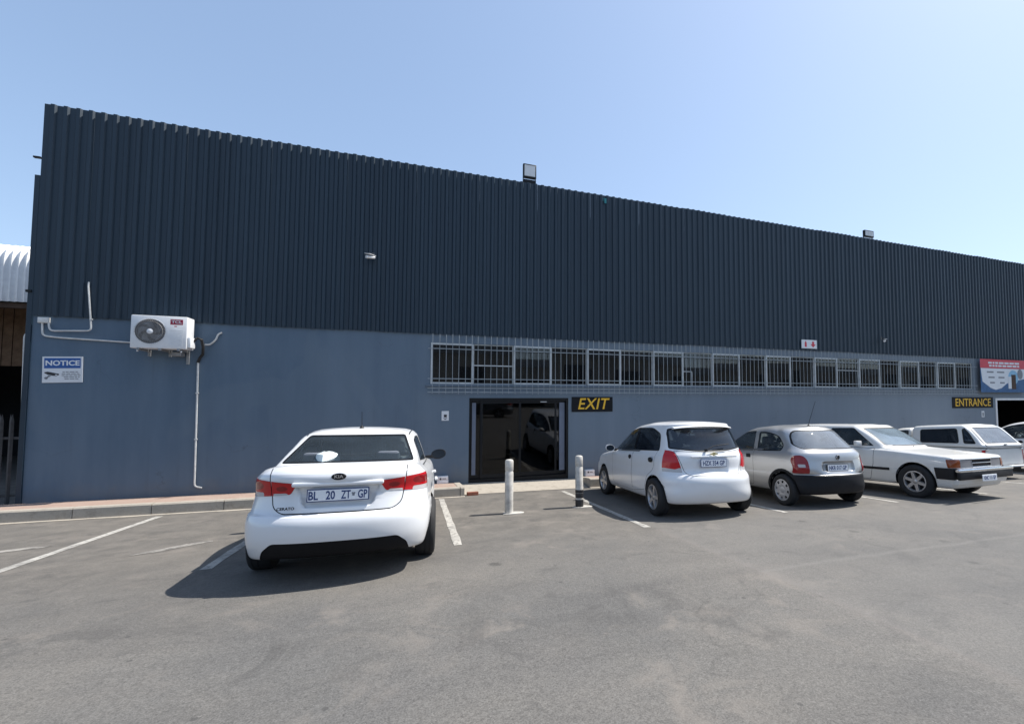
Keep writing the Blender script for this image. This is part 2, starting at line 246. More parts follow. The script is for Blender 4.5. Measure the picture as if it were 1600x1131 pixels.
# ------------------------------------------------------------------ mesh helpers
class MB:
    def __init__(s): s.v = []; s.f = []; s.m = Matrix.Identity(4)
    def add(s, vs, fs):
        o = len(s.v); s.v += [tuple(s.m @ Vector(p)) for p in vs]; s.f += [tuple(o + i for i in f) for f in fs]; return s
    def box(s, x0, x1, y0, y1, z0, z1):
        return s.add([(x0, y0, z0), (x1, y0, z0), (x1, y1, z0), (x0, y1, z0), (x0, y0, z1), (x1, y0, z1), (x1, y1, z1), (x0, y1, z1)],
                     [(0, 3, 2, 1), (4, 5, 6, 7), (0, 1, 5, 4), (1, 2, 6, 5), (2, 3, 7, 6), (3, 0, 4, 7)])
    def cyl(s, a, b, r0, r1=None, n=12, caps=True):
        a, b = Vector(a), Vector(b); r1 = r0 if r1 is None else r1
        d = (b - a).normalized(); t = Vector((0, 0, 1)) if abs(d.z) < 0.9 else Vector((1, 0, 0)); p = d.cross(t).normalized(); q = d.cross(p)
        vs = []
        for c, r in ((a, r0), (b, r1)):
            for i in range(n):
                an = 2 * math.pi * i / n; vs.append(c + p * math.cos(an) * r + q * math.sin(an) * r)
        fs = [(i, (i + 1) % n, n + (i + 1) % n, n + i) for i in range(n)]
        if caps: fs += [tuple(range(n))[::-1], tuple(range(n, 2 * n))]
        return s.add(vs, fs)
    def lathe(s, prof, n=24, axis='z', c=(0, 0, 0), cap=False):
        vs = []
        for (r, h) in prof:
            for i in range(n):
                a = 2 * math.pi * i / n; u, w = r * math.cos(a), r * math.sin(a)
                vs.append((c[0] + u, c[1] + w, c[2] + h) if axis == 'z' else (c[0] + h, c[1] + u, c[2] + w) if axis == 'x' else (c[0] + u, c[1] + h, c[2] + w))
        fs = []
        for k in range(len(prof) - 1):
            for i in range(n): fs.append((k * n + i, k * n + (i + 1) % n, (k + 1) * n + (i + 1) % n, (k + 1) * n + i))
        if cap: fs += [tuple(range(n))[::-1], tuple(range((len(prof) - 1) * n, len(prof) * n))]
        return s.add(vs, fs)
    def tube(s, pts, r, n=8):
        pts = [Vector(p) for p in pts]; vs = []; k = len(pts)
        for i, p in enumerate(pts):
            d = (pts[min(i + 1, k - 1)] - pts[max(i - 1, 0)]).normalized()
            t = Vector((0, 1, 0)) if abs(d.y) < 0.9 else Vector((1, 0, 0)); a = d.cross(t).normalized(); b = d.cross(a)
            for j in range(n):
                an = 2 * math.pi * j / n; vs.append(p + a * math.cos(an) * r + b * math.sin(an) * r)
        fs = [(i * n + j, i * n + (j + 1) % n, (i + 1) * n + (j + 1) % n, (i + 1) * n + j) for i in range(k - 1) for j in range(n)]
        fs += [tuple(range(n))[::-1], tuple(range((k - 1) * n, k * n))]
        return s.add(vs, fs)
    def prism(s, poly, a0, a1, axis='y'):
        """poly in 2-D; extruded along axis from a0 to a1. axis y: (x,z); x: (y,z); z: (x,y)"""
        f = {'y': lambda p, a: (p[0], a, p[1]), 'x': lambda p, a: (a, p[0], p[1]), 'z': lambda p, a: (p[0], p[1], a)}[axis]
        n = len(poly); vs = [f(p, a0) for p in poly] + [f(p, a1) for p in poly]
        return s.add(vs, [tuple(range(n)), tuple(range(n, 2 * n))[::-1]] + [(i, n + i, n + (i + 1) % n, (i + 1) % n) for i in range(n)])
    def mesh(s, name, mat, smooth=False, bevel=0.0, fix=True):
        me = bpy.data.meshes.new(name); me.from_pydata(s.v, [], s.f)
        bm = bmesh.new(); bm.from_mesh(me)
        if fix: bmesh.ops.recalc_face_normals(bm, faces=bm.faces)
        if bevel:
            bmesh.ops.bevel(bm, geom=[e for e in bm.edges if e.is_manifold and e.calc_face_angle(0) > 0.5], offset=bevel, segments=2, affect='EDGES', profile=0.5, clamp_overlap=True)
        bm.to_mesh(me); bm.free()
        me.materials.append(MATS[mat])
        if smooth:
            for p in me.polygons: p.use_smooth = True
            try: me.set_sharp_from_angle(angle=math.radians(smooth if smooth is not True else 40))
            except Exception: pass
        return me
    def build(s, name, mat, parent=None, smooth=False, bevel=0.0, fix=True):
        return link(name, s.mesh(name, mat, smooth, bevel, fix), parent)
def link(name, me, parent=None):
    o = bpy.data.objects.new(name, me); COL.objects.link(o)
    if parent: o.parent = parent
    return o
def tag(o, label, cat, group=None):
    o['label'] = label; o['category'] = cat
    if group: o['group'] = group
    return o
def struct(o): o['kind'] = 'structure'; return o
def empty(name, loc=(0, 0, 0), rz=0):
    o = bpy.data.objects.new(name, None); COL.objects.link(o); o.location = loc; o.rotation_euler = (0, 0, rz); o.empty_display_size = 0.1; return o
def copy_tree(o, parent=None):
    c = o.copy(); COL.objects.link(c)
    if parent: c.parent = parent
    for ch in list(o.children): copy_tree(ch, c)
    return c
def text_mesh(txt, size, mat, bold=0.0, extrude=0.002, sx=1.0, shear=0.0, spacing=1.0, align='CENTER'):
    """lettering in the XZ plane facing -Y, centred on the origin"""
    cu = bpy.data.curves.new('lettering', 'FONT'); cu.body = txt; cu.size = size; cu.extrude = extrude; cu.offset = bold
    cu.shear = shear; cu.space_character = spacing; cu.align_x = align; cu.align_y = 'CENTER'; cu.resolution_u = 3
    o = bpy.data.objects.new('lettering', cu); COL.objects.link(o)
    dg = bpy.context.evaluated_depsgraph_get(); me = bpy.data.meshes.new_from_object(o.evaluated_get(dg))
    bpy.data.objects.remove(o); bpy.data.curves.remove(cu)
    me.transform(Matrix.Rotation(math.pi / 2, 4, 'X') @ Matrix.Diagonal((sx, 1, 1, 1)))
    me.materials.clear(); me.materials.append(MATS[mat]); return me
def text(name, parent, loc, txt, size, mat, **kw):
    o = link(name, text_mesh(txt, size, mat, **kw), parent); o.location = loc; return o

SL, SX = 0.06597, 0.01392
def gz(x, y):
    yy = -min(max(y, -14.0), 1.0); xx = min(max(x, -12.0), 45.0)
    return SL * yy - SX * (xx - 7)
def on_ground(x, y, rz):
    """frame standing on the sloping yard, x-axis right, y-axis forward"""
    n = Vector((SX, SL, 1)).normalized(); fw = Vector((-math.sin(rz), math.cos(rz), 0)); fw = (fw - n * fw.dot(n)).normalized(); rt = fw.cross(n)
    return Matrix(((rt.x, fw.x, n.x, x), (rt.y, fw.y, n.y, y), (rt.z, fw.z, n.z, gz(x, y)), (0, 0, 0, 1)))

# ------------------------------------------------------------------ ground, markings, walkways
def sheet(name, xs, ys, dz, mat, thick=None):
    mb = MB(); nx = len(xs)
    vs = [(x, y, gz(x, y) + dz) for y in ys for x in xs]
    mb.add(vs, [(j * nx + i, j * nx + i + 1, (j + 1) * nx + i + 1, (j + 1) * nx + i) for j in range(len(ys) - 1) for i in range(nx - 1)])
    return mb.build(name, mat, fix=False)
struct(sheet('ground', [-400, -60, -12] + [x * 2.0 for x in range(-5, 23)] + [45, 80, 500], [-500, -60, -14] + [-13 + i for i in range(14)] + [1, 30, 200], 0, 'asphalt'))
for (x, y0, y1, w) in ((2.86, -4.75, -1.42, 0.10), (4.83, -5.2, -1.42, 0.10), (7.33, -5.17, -1.36, 0.10), (9.91, -5.17, -1.25, 0.10), (12.50, -5.05, -1.3, 0.10), (15.07, -5.05, -1.3, 0.10), (17.64, -5.05, -1.3, 0.10), (20.2, -5.05, -1.3, 0.10), (22.8, -5.05, -1.3, 0.10)):
    n = 10; mb = MB(); ys = [y0 + (y1 - y0) * i / n for i in range(n + 1)]
    wob = lambda y: 0.006 * math.sin(y * 7 + x)
    vs = []
    for y in ys: vs += [(x - w / 2 + wob(y), y, gz(x - w / 2, y) + 0.004), (x + w / 2 + wob(y * 1.3), y, gz(x + w / 2, y) + 0.004)]
    mb.add(vs, [(2 * i, 2 * i + 1, 2 * i + 3, 2 * i + 2) for i in range(n)])
    struct(mb.build('parking_line', 'line_paint', fix=False))
# paint spill smears
for (pts) in ([(3.78, -4.28), (4.05, -4.15), (4.22, -3.98), (4.42, -3.80), (4.38, -3.74), (4.16, -3.84), (3.98, -4.02), (3.86, -4.12)],
              [(2.0, -3.62), (2.3, -3.50), (2.56, -3.40), (2.60, -3.30), (2.36, -3.30), (2.12, -3.44)]):
    mb = MB(); mb.add([(x, y, gz(x, y) + 0.004) for x, y in pts], [tuple(range(len(pts)))]); struct(mb.build('paint_smear', 'old_smear', fix=False))

def top_z(x): return 0.352 - 0.0135 * (x - 1.0)
def walkway(name, x0, x1, yk, first_joint, end_stones):
    root = empty(name, (x0, 0, top_z(x0))); struct(root)
    mb = MB(); n = 12; vs = []; fs = []
    for i in range(n + 1):
        x = x0 + (x1 - x0) * i / n
        vs += [(x - x0, 0.0, top_z(x) - top_z(x0) - 0.112), (x - x0, yk + 0.125, top_z(x) - top_z(x0) - 0.006)]
    fs = [(2 * i, 2 * i + 1, 2 * i + 3, 2 * i + 2) for i in range(n)]
    mb.add(vs, fs); mb.build('paving', 'pavers', root)
    x = x0; e = first_joint
    while x < x1 - 0.02:
        e = min(e, x1); mb = MB(); g = 0.006
        vs = []
        for xx in (x + g, e - g):
            t = top_z(xx) + random.uniform(-0.003, 0.003); b = gz(xx, yk) - 0.1; o = random.uniform(-0.006, 0.006)
            vs += [(xx, yk + o, b), (xx, yk + o + 0.012, t - 0.022), (xx, yk + o + 0.030, t), (xx, yk + 0.125, t), (xx, yk + 0.125, b)]
        vs = [(a - x0, b, c - top_z(x0)) for a, b, c in vs]
        mb.add(vs, [(i, (i + 1) % 5, 5 + (i + 1) % 5, 5 + i) for i in range(5)] + [(4, 3, 2, 1, 0), (5, 6, 7, 8, 9)])
        mb.build('kerb_stone', 'concrete', root)
        x = e; e = x + 1.01
    for (xa, xb) in end_stones:      # kerb returns towards the wall at a doorway
        mb = MB(); mb.box(xa - x0, xb - x0, yk + 0.13, -0.01, gz(xa, yk) - 0.2 - top_z(x0), top_z(xa) - top_z(x0) + 0.003)
        mb.v = [(a, b, c - (0.106 if b > -0.5 and c > -0.2 + gz(xa, yk) - top_z(x0) + 0.05 else 0)) for a, b, c in mb.v]
        mb.build('kerb_stone', 'concrete', root, bevel=0.012)
    return root
walkway('walkway', -3.0, 7.80, -1.22, -2.39 , [(7.66, 7.795)])
walkway('walkway', 10.66, 27.4, -1.0, 11.5, [(10.665, 10.79)])
mb = MB(); vs = []
for i in range(7):
    x = 7.81 + (10.65 - 7.81) * i / 6; vs += [(x, 0.35, 0.118 - 0.016 * (x - 8)), (x, -0.55, 0.100 - 0.016 * (x - 8)), (x, -0.95, gz(x, -0.95) + 0.006)]
mb.add(vs, [(3 * i + k, 3 * i + k + 1, 3 * i + k + 4, 3 * i + k + 3) for i in range(6) for k in range(2)])
struct(mb.build('door_apron', 'concrete', fix=False))

# ------------------------------------------------------------------ the warehouse
WX0, WX1, ZC, ZR = 0.30, 34.0, 3.60, 7.49
ware = empty('warehouse', (0.30, 0, 0)); tag(ware, 'long warehouse with dark blue ribbed cladding above a painted blue wall', 'warehouse')
def P(name, mb, mat, parent=ware, **kw):
    mb.m = Matrix.Identity(4); o = mb.build(name, mat, parent, **kw)
    if parent is ware: o.location = (-0.30, 0, 0)
    return o
def wall_with_holes(x0, x1, z0, z1, holes, yf, yb):
    xs = sorted({x0, x1, *[h[0] for h in holes], *[h[1] for h in holes]} | {x0 + (x1 - x0) * i / 34 for i in range(1, 34)}); zs = sorted({z0, z1, *[h[2] for h in holes], *[h[3] for h in holes]})
    inside = lambda x, z: any(h[0] < x < h[1] and h[2] < z < h[3] for h in holes)
    mb = MB(); cell = {}
    for i in range(len(xs) - 1):
        for k in range(len(zs) - 1): cell[i, k] = not inside((xs[i] + xs[i + 1]) / 2, (zs[k] + zs[k + 1]) / 2)
    for (i, k), on in cell.items():
        if not on: continue
        a, b, c, d = xs[i], xs[i + 1], zs[k], zs[k + 1]
        mb.add([(a, yf, c), (b, yf, c), (b, yf, d), (a, yf, d)], [(0, 1, 2, 3)]); mb.add([(a, yb, c), (b, yb, c), (b, yb, d), (a, yb, d)], [(3, 2, 1, 0)])
        for di, dk, e in ((-1, 0, [(a, c), (a, d)]), (1, 0, [(b, d), (b, c)]), (0, -1, [(b, c), (a, c)]), (0, 1, [(a, d), (b, d)])):
            if not cell.get((i + di, k + dk), False):
                (p, q), (r, s2) = e; mb.add([(p, yf, q), (r, yf, s2), (r, yb, s2), (p, yb, q)], [(0, 1, 2, 3)])
    return mb
DOOR = (8.0, 10.46, -0.30, 2.10); WINB = (7.12, 26.40, 2.42, 3.38); ENT = (27.68, 31.2, -0.6, 2.08)
P('lower_wall', wall_with_holes(WX0, WX1, -0.6, ZC + 0.05, [DOOR, WINB, ENT], 0.0, 0.22), 'blue_plaster', fix=False)
mb = MB(); mb.box(WX0 + 0.02, WX1, 0.03, 0.22, ZC + 0.052, 6.85); P('light_stop_wall', mb, 'dark_room')  # unseen wall added behind the cladding to keep light out
mb = MB(); mb.box(WX0, WX0 + 0.2, 0.222, 18, -0.9, 6.85); P('side_wall', mb, 'blue_plaster')
mb = MB(); mb.add([(WX0, 0.1, 6.86), (WX1, 0.1, 6.86), (WX1, 20, 7.3), (WX0, 20, 7.3)], [(0, 1, 2, 3)]); P('roof', mb, 'galv')
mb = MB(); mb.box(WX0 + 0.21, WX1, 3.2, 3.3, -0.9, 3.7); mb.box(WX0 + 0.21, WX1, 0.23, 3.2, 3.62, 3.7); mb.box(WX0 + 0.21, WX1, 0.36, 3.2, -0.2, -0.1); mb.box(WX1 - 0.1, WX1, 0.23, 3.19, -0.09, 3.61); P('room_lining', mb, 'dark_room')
# ribbed sheets: four ribs each, slightly unequal lie
PITCH = 0.17885
prof = []
for k in range(4):
    x = k * PITCH; prof += [(x, -0.024), (x + 0.080, -0.024), (x + 0.102, -0.058), (x + 0.157, -0.058)]
prof += [(4 * PITCH, -0.022)]
mb = MB(); nz = 4; vs = []
for i in range(nz + 1):
    z = ZC - 0.02 + (ZR - ZC + 0.02) * i / nz; vs += [(x, y, z) for x, y in prof]
n = len(prof); mb.add(vs, [(i * n + j, i * n + j + 1, (i + 1) * n + j + 1, (i + 1) * n + j) for i in range(nz) for j in range(n - 1)])
sheet_me = mb.mesh('cladding_sheet', 'cladding_paint', fix=False)
x = WX0 + 0.02; i = 0
while x < WX1:
    o = link('cladding_sheet', sheet_me, ware); o.location = (x - 0.30, -0.0015 * (i % 2), random.uniform(-0.008, 0.008)); x += 4 * PITCH; i += 1
mb = MB(); mb.box(0.245, 0.318, -0.03, 0.25, 0.2, 6.15); P('corner_flashing', mb, 'cladding_paint', bevel=0.004)
for bx_ in ((0.20, 0.30, -0.02, 0.03, 6.47, 6.50), (0.225, 0.30, -0.05, 0.03, 4.0, 4.04)):
    mb = MB(); mb.box(*bx_); P('corner_bracket', mb, 'black_frame')
mb = MB(); mb.box(7.02, 26.5, -0.045, 0.02, 2.368, 2.418); P('window_sill', mb, 'blue_plaster', bevel=0.006)
# window strip: steel frames about 0.96 m wide, every second one an opening sash standing proud
posts = [7.12 + 0.9625 * i for i in range(21)]
for i in range(20):
    a, b = posts[i], posts[i + 1] if i < 19 else 26.395; z0, z1 = 2.424, 3.376
    sash = (i % 2 == 0); y0, y1 = (-0.012, 0.035) if sash else (0.03, 0.07); t = 0.042 if sash else 0.022
    mb = MB(); g = 0.004
    mb.box(a + g, a + t, y0, y1, z0, z1); mb.box(b - t, b - g, y0, y1, z0, z1); mb.box(a + t, b - t, y0 + 0.002, y1 - 0.002, z1 - t, z1 - 0.002); mb.box(a + t, b - t, y0 + 0.002, y1 - 0.002, z0 + 0.002, z0 + t)
    if i == 1: mb.box(a + t, b - t, y0 + 0.004, y1 - 0.004, 2.86, 2.885)
    if i == 7: mb.box(a + t, a + 0.30, y0 + 0.004, y1 - 0.004, 2.83, 2.85); mb.box(a + 0.29, a + 0.31, y0 + 0.003, y1 - 0.003, z0 + t, 2.83)
    if i in (13,): mb.box(a + t, b - t, y0 + 0.004, y1 - 0.004, 2.98, 3.0)
    w = P('window', mb, 'light_frame')
    mb = MB(); yp = 0.5 * (y0 + y1); mb.box(a + t * 0.6, b - t * 0.6, yp - 0.003, yp + 0.003, z0 + t * 0.6, z1 - t * 0.6); pn = mb.build('pane', 'glass_building', w); cx_ = (a + b) / 2; aa_ = random.uniform(-0.012, 0.012); bb_ = random.uniform(-0.01, 0.02); pn.matrix_basis = Matrix.Translation((cx_, yp, 2.9)) @ Euler((bb_, 0, aa_)).to_matrix().to_4x4() @ Matrix.Translation((-cx_, -yp, -2.9))
# glazed double door in a black frame
fr = MB(); x0, x1, zb, zt = 8.0, 10.46, 0.10, 2.10
fr.box(x0, x0 + 0.03, 0.02, 0.14, 0.08, zt); fr.box(x1 - 0.055, x1, 0.02, 0.14, 0.03, zt); fr.box(x0 + 0.03, x1 - 0.055, 0.02, 0.14, zt - 0.07, zt - 0.002); fr.box(x0 + 0.03, x1 - 0.055, 0.03, 0.15, 0.06, 0.19)
door = P('glass_door', fr, 'black_frame')
for (a, b, yy) in ((8.03, 8.31, 0.10), (8.27, 9.25, 0.06), (9.17, 10.17, 0.09), (10.12, 10.40, 0.12)):
    mb = MB(); s = 0.05; zl = 0.20
    mb.box(a, a + s, yy - 0.015, yy + 0.015, zl, 2.025); mb.box(b - s, b, yy - 0.015, yy + 0.015, zl, 2.025); mb.box(a + s, b - s, yy - 0.014, yy + 0.014, 1.97, 2.024); mb.box(a + s, b - s, yy - 0.014, yy + 0.014, zl + 0.001, zl + 0.09)
    lf = mb.build('door_leaf', 'black_frame', door)
    mb = MB(); mb.box(a + s * 0.7, b - s * 0.7, yy - 0.004, yy + 0.004, zl + 0.08, 1.98); mb.build('pane', 'glass_door', lf) if False else None
    pn = mb.build('pane', 'glass_door', door)
for (a, b) in ((8.075, 8.165), (10.245, 10.385)):
    mb = MB(); mb.box(a, b, 0.070 if a < 9 else 0.085, 0.074 if a < 9 else 0.089, 0.285, 1.985); mb.build('frosted_film', 'blind', door)
mb = MB(); mb.box(9.74, 9.90, 0.0455, 0.0465, 1.995, 2.012); mb.build('sticker', 'sign_white', door)
# entrance at the far end
fr = MB(); fr.box(27.68, 27.76, -0.02, 0.12, -0.3, 2.08); fr.box(27.76, 31.2, -0.02, 0.12, 2.0, 2.078); P('entrance_frame', fr, 'white_metal')

# burglar bars: a welded grille standing off the wall in front of the window strip
bars = empty('burglar_bars', (7.1, -0.1, 2.2)); tag(bars, 'long welded grille of thin grey bars standing off the window strip', 'burglar bars')
nb = 132; mb = MB(); mb.cyl((0, 0, 0.0), (0, 0, 1.37), 0.0065, n=6, caps=True); bar_me = mb.mesh('bar', 'bar_steel', True)
for i in range(nb):
    o = link('bar', bar_me, bars); o.location = (0.06 + i * 0.1462 + random.uniform(-.006, .006), 0.0, 0.0 + random.uniform(-0.012, 0.012)); o.rotation_euler = (0, random.uniform(-0.006, 0.006), 0)
for z in (3.235, 2.545, 2.33, 2.235):
    mb = MB(); mb.box(-0.04, 19.42, 0.0075, 0.0155, z - 2.2 - 0.009, z - 2.2 + 0.009); mb.build('rail', 'bar_steel', bars)
for k in range(11):
    for z in (3.235, 2.235):
        mb = MB(); xx = 0.1 + k * 1.92; mb.box(xx, xx + 0.02, 0.016, 0.098, z - 2.206, z - 2.194); mb.build('wall_tie', 'bar_steel', bars)

# ------------------------------------------------------------------ neighbouring shed and gate in the gap on the left
shed = empty('open_shed', (-8, 4.0, 0)); tag(shed, 'open shed with a white bullnosed corrugated roof edge beside the warehouse', 'shed')
mb = MB(); vs = []; n = 0; k = 60
prof2 = [(0.02, 4.44), (0.0, 4.50), (0.0, 5.46)] + [(0.42 - 0.42 * math.cos(a), 5.46 + 0.42 * math.sin(a)) for a in [math.radians(15 * j) for j in range(1, 7)]] + [(6.0, 6.1)]
for j in range(k * 4 + 1):
    x = j * 8.0 / (k * 4); d = 0.028 * math.sin(j * math.pi / 2 + 0.4)
    vs += [(x, y - d * (1 if t < 8 else 0), z + (d if t >= 4 else 0)) for t, (y, z) in enumerate(prof2)]
m = len(prof2); mb.add(vs, [(j * m + i, j * m + i + 1, (j + 1) * m + i + 1, (j + 1) * m + i) for j in range(k * 4) for i in range(m - 1)]); mb.build('roof_sheeting', 'white_roof', shed, True, fix=False)
mb = MB(); mb.box(0, 8, 0.10, 0.22, 4.30, 4.42); mb.build('fascia_beam', 'brown_board', shed)
for i in range(40):
    mb = MB(); mb.box(0.2 * i, 0.2 * i + 0.188, 1.6 + 0.01 * (i % 3), 1.63 + 0.01 * (i % 3), 2.95, 4.95); mb.build('wall_board', 'shed_board', shed)
mb = MB(); mb.box(0, 8, 1.7, 6.5, 4.2, 4.28); mb.box(0, 8, 6.3, 6.5, -1.2, 4.19); mb.box(-0.2, 0, 0.3, 6.5, -1.2, 4.3); mb.box(0, 8, 0.9, 0.95, 4.43, 5.5); mb.build('back_wall', 'dark_room', shed)
for xx in (1.2, 4.4): 
    mb = MB(); mb.box(xx, xx + 0.14, 0.24, 0.38, -0.6, 4.29); mb.build('post', 'brown_board', shed)
mb = MB(); mb.box(4.9, 7.6, 0.45, 0.75, -0.40, -0.02); lw = mb.build('low_wall', 'concrete'); lw.location = (-8.4, 3.4, 0); tag(lw, 'low pale concrete block lying behind the palisade gate', 'block')
gate = empty('palisade_gate', (-1.9, 0.30, 0)); tag(gate, 'dark steel palisade gate closing the gap beside the warehouse', 'gate')
def pale():
    mb = MB(); w = 0.032
    mb.add([(-w, 0, 0), (0, -0.018, 0), (w, 0, 0), (w, 0, 1.62), (0.014, -0.009, 1.76), (0.0, -0.014, 1.70), (-0.014, -0.009, 1.76), (-w, 0, 1.62), (0, -0.018, 1.62)],
           [(0, 1, 8, 7), (1, 2, 3, 8), (8, 3, 4, 5), (7, 8, 5, 6)]); return mb.mesh('pale', 'gate_steel', fix=False)
pm = pale()
for i in range(15):
    o = link('pale', pm, gate); o.location = (0.06 + i * 0.137, 0, 0.06)
for z in (0.35, 1.38):
    mb = MB(); mb.box(0, 2.1, 0.006, 0.046, z - 0.02, z + 0.02); mb.build('rail', 'gate_steel', gate)
mb = MB(); mb.box(2.04, 2.10, 0.05, 0.11, -0.05, 1.75); mb.build('gate_post', 'gate_steel', gate)
mb = MB(); mb.cyl((2.0, -0.03, 1.38), (2.17, -0.03, 1.38), 0.022); mb.build('bolt', 'black_frame', gate)

# ------------------------------------------------------------------ car kit: lofted shells, cut into panels, panes and lamps
def RG(yr, yf, w, z, tr=0.94, tf=0.94, dr=0.3, df=0.4, er=2.6, ef=2.6, sharp=False):
    """one ring of the shell: rear/front ends, half width, heights along y as [(y,z)...], end tapers, corner depths and roundness"""
    return dict(yr=yr, yf=yf, w=w, z=z, tr=tr, tf=tf, dr=dr, df=df, er=er, ef=ef, sharp=sharp)
NR, NS, NF = 14, 34, 14
def ring_pts(r):
    pts = []
    wr, wm, wf = r['w'] * r['tr'], r['w'], r['w'] * r['tf']
    for j in range(NR):
        a = math.pi / 2 * j / NR; pts.append((wr * math.sin(a) ** (2 / r['er']), r['yr'] + r['dr'] * (1 - math.cos(a) ** (2 / r['er']))))
    ya, yb = r['yr'] + r['dr'], r['yf'] - r['df']
    for j in range(NS + 1):
        s = j / NS; pts.append((wr * (1 - s) * (1 - 2 * s) + wm * 4 * s * (1 - s) + wf * s * (2 * s - 1), ya + (yb - ya) * s))
    for j in range(NF - 1, -1, -1):
        a = math.pi / 2 * j / NF; pts.append((wf * math.sin(a) ** (2 / r['ef']), r['yf'] - r['df'] * (1 - math.cos(a) ** (2 / r['ef']))))
    zy = np.array([p[0] for p in r['z']]); zz = np.array([p[1] for p in r['z']])
    out = []
    for x, y in pts:
        out.append((x, y, float(np.interp(y, zy, zz))))
    return np.array(out)
def loft(rings, crown, sub=4):
    P0 = np.array([ring_pts(r) for r in rings]); K, M, _ = P0.shape
    # smooth the heights along each ring
    for k in range(K):
        for _ in range(3): P0[k, 1:-1, 2] = 0.5 * P0[k, 1:-1, 2] + 0.25 * (P0[k, :-2, 2] + P0[k, 2:, 2])
    d = np.linalg.norm(np.diff(P0, axis=0), axis=2)[..., None] + 1e-4
    T = np.zeros_like(P0)
    T[1:-1] = ((P0[2:] - P0[1:-1]) / d[1:] * d[:-1] + (P0[1:-1] - P0[:-2]) / d[:-1] * d[1:]) / (d[1:] + d[:-1])
    T[0] = (P0[1] - P0[0]) / d[0]; T[-1] = (P0[-1] - P0[-2]) / d[-1]
    L = []
    for k in range(K - 1):
        a = (P0[k + 1] - P0[k]) / d[k] if rings[k]['sharp'] else T[k]; b = (P0[k + 1] - P0[k]) / d[k] if rings[k + 1]['sharp'] else T[k + 1]
        for s in range(sub):
            t = s / sub; h = (2 * t**3 - 3 * t**2 + 1, t**3 - 2 * t**2 + t, -2 * t**3 + 3 * t**2, t**3 - t**2)
            L.append(h[0] * P0[k] + h[1] * d[k] * a + h[2] * P0[k + 1] + h[3] * d[k] * b)
    L.append(P0[-1])
    bm = bmesh.new(); rows = []
    for R_ in L:
        right = [bm.verts.new(p) for p in R_]; left = [bm.verts.new((-p[0], p[1], p[2])) for p in R_[1:-1]]
        rows.append(right + left[::-1])
    n = len(rows[0])
    for a, b in zip(rows[:-1], rows[1:]):
        for i in range(n):
            j = (i + 1) % n; bm.faces.new((a[i], a[j], b[j], b[i]))
    def cap(row, cr, flip):
        h = M; C = 8; grid = []
        for i in range(h):
            rv = row[i]; lv = row[-i] if 0 < i < h - 1 else row[i]
            if i in (0, h - 1): grid.append([rv] * (C + 1)); continue
            g = [rv]
            for c in range(1, C):
                t = 1 - 2 * c / C; p = rv.co
                edge = min(1.0, min(i, h - 1 - i) / 10.0)
                g.append(bm.verts.new((p.x * t, p.y, p.z + cr * (1 - t * t) * edge)))
            g.append(lv); grid.append(g)
        for i in range(h - 1):
            for c in range(C):
                q = [grid[i][c], grid[i][c + 1], grid[i + 1][c + 1], grid[i + 1][c]]; u = []
                for v in q:
                    if v not in u: u.append(v)
                if len(u) >= 3:
                    try: bm.faces.new(u if flip else u[::-1])
                    except ValueError: pass
    cap(rows[-1], crown, False); cap(rows[0], 0, True)
    bmesh.ops.recalc_face_normals(bm, faces=bm.faces)
    return bm
def rpoly(pts, r=0.03, seg=4):
    """round the corners of a polygon"""
    out = []; n = len(pts)
    for i in range(n):
        p0, p1, p2 = Vector(pts[i - 1]), Vector(pts[i]), Vector(pts[(i + 1) % n]); rr = r[i] if isinstance(r, (list, tuple)) else r
        a, b = (p0 - p1), (p2 - p1); rr = min(rr, a.length * 0.45, b.length * 0.45)
        if rr < 1e-3: out.append(tuple(p1)); continue
        s, e = p1 + a.normalized() * rr, p1 + b.normalized() * rr
        for k in range(seg + 1):
            t = k / seg; q = s * (1 - t) ** 2 + p1 * 2 * t * (1 - t) + e * t * t; out.append(tuple(q))
    return out
def ell(cx, cz, rx, rz, n=20): return [(cx + rx * math.cos(2 * math.pi * i / n), cz + rz * math.sin(2 * math.pi * i / n)) for i in range(n)]
def offs(poly, d):
    n = len(poly); ar = sum(poly[i - 1][0] * poly[i][1] - poly[i][0] * poly[i - 1][1] for i in range(n)); sg = 1 if ar > 0 else -1; out = []
    for i in range(n):
        a, b, c = Vector(poly[i - 1]), Vector(poly[i]), Vector(poly[(i + 1) % n])
        e1, e2 = (b - a).normalized(), (c - b).normalized(); n1, n2 = Vector((e1.y, -e1.x)) * sg, Vector((e2.y, -e2.x)) * sg
        m = (n1 + n2); L = m.length
        m = m / L if L > 1e-6 else n1
        out.append(tuple(b + m * d / max(0.5, m.dot(n1))))
    return out
def inpoly(p, poly):
    x, y = p; c = False; n = len(poly); j = n - 1
    for i in range(n):
        xi, yi = poly[i]; xj, yj = poly[j]
        if (yi > y) != (yj > y) and x < (xj - xi) * (y - yi) / (yj - yi) + xi: c = not c
        j = i
    return c
def islands(vs, ns, F):
    par = list(range(len(vs)))
    def find(a):
        while par[a] != a: par[a] = par[par[a]]; a = par[a]
        return a
    for f in F:
        r = find(f[0])
        for v in f[1:]: par[find(v)] = r
    g = {}
    for f in F: g.setdefault(find(f[0]), []).append(f)
    out = sorted(g.values(), key=len, reverse=True); res = []
    for fs in out:
        if len(fs) < 3 and res: continue          # stray slivers of a cut
        idx = {}; a = []; b = []; G = []
        for f in fs:
            row = []
            for v in f:
                if v not in idx: idx[v] = len(a); a.append(vs[v]); b.append(ns[v])
                row.append(idx[v])
            G.append(row)
        res.append((a, b, G))
    return res
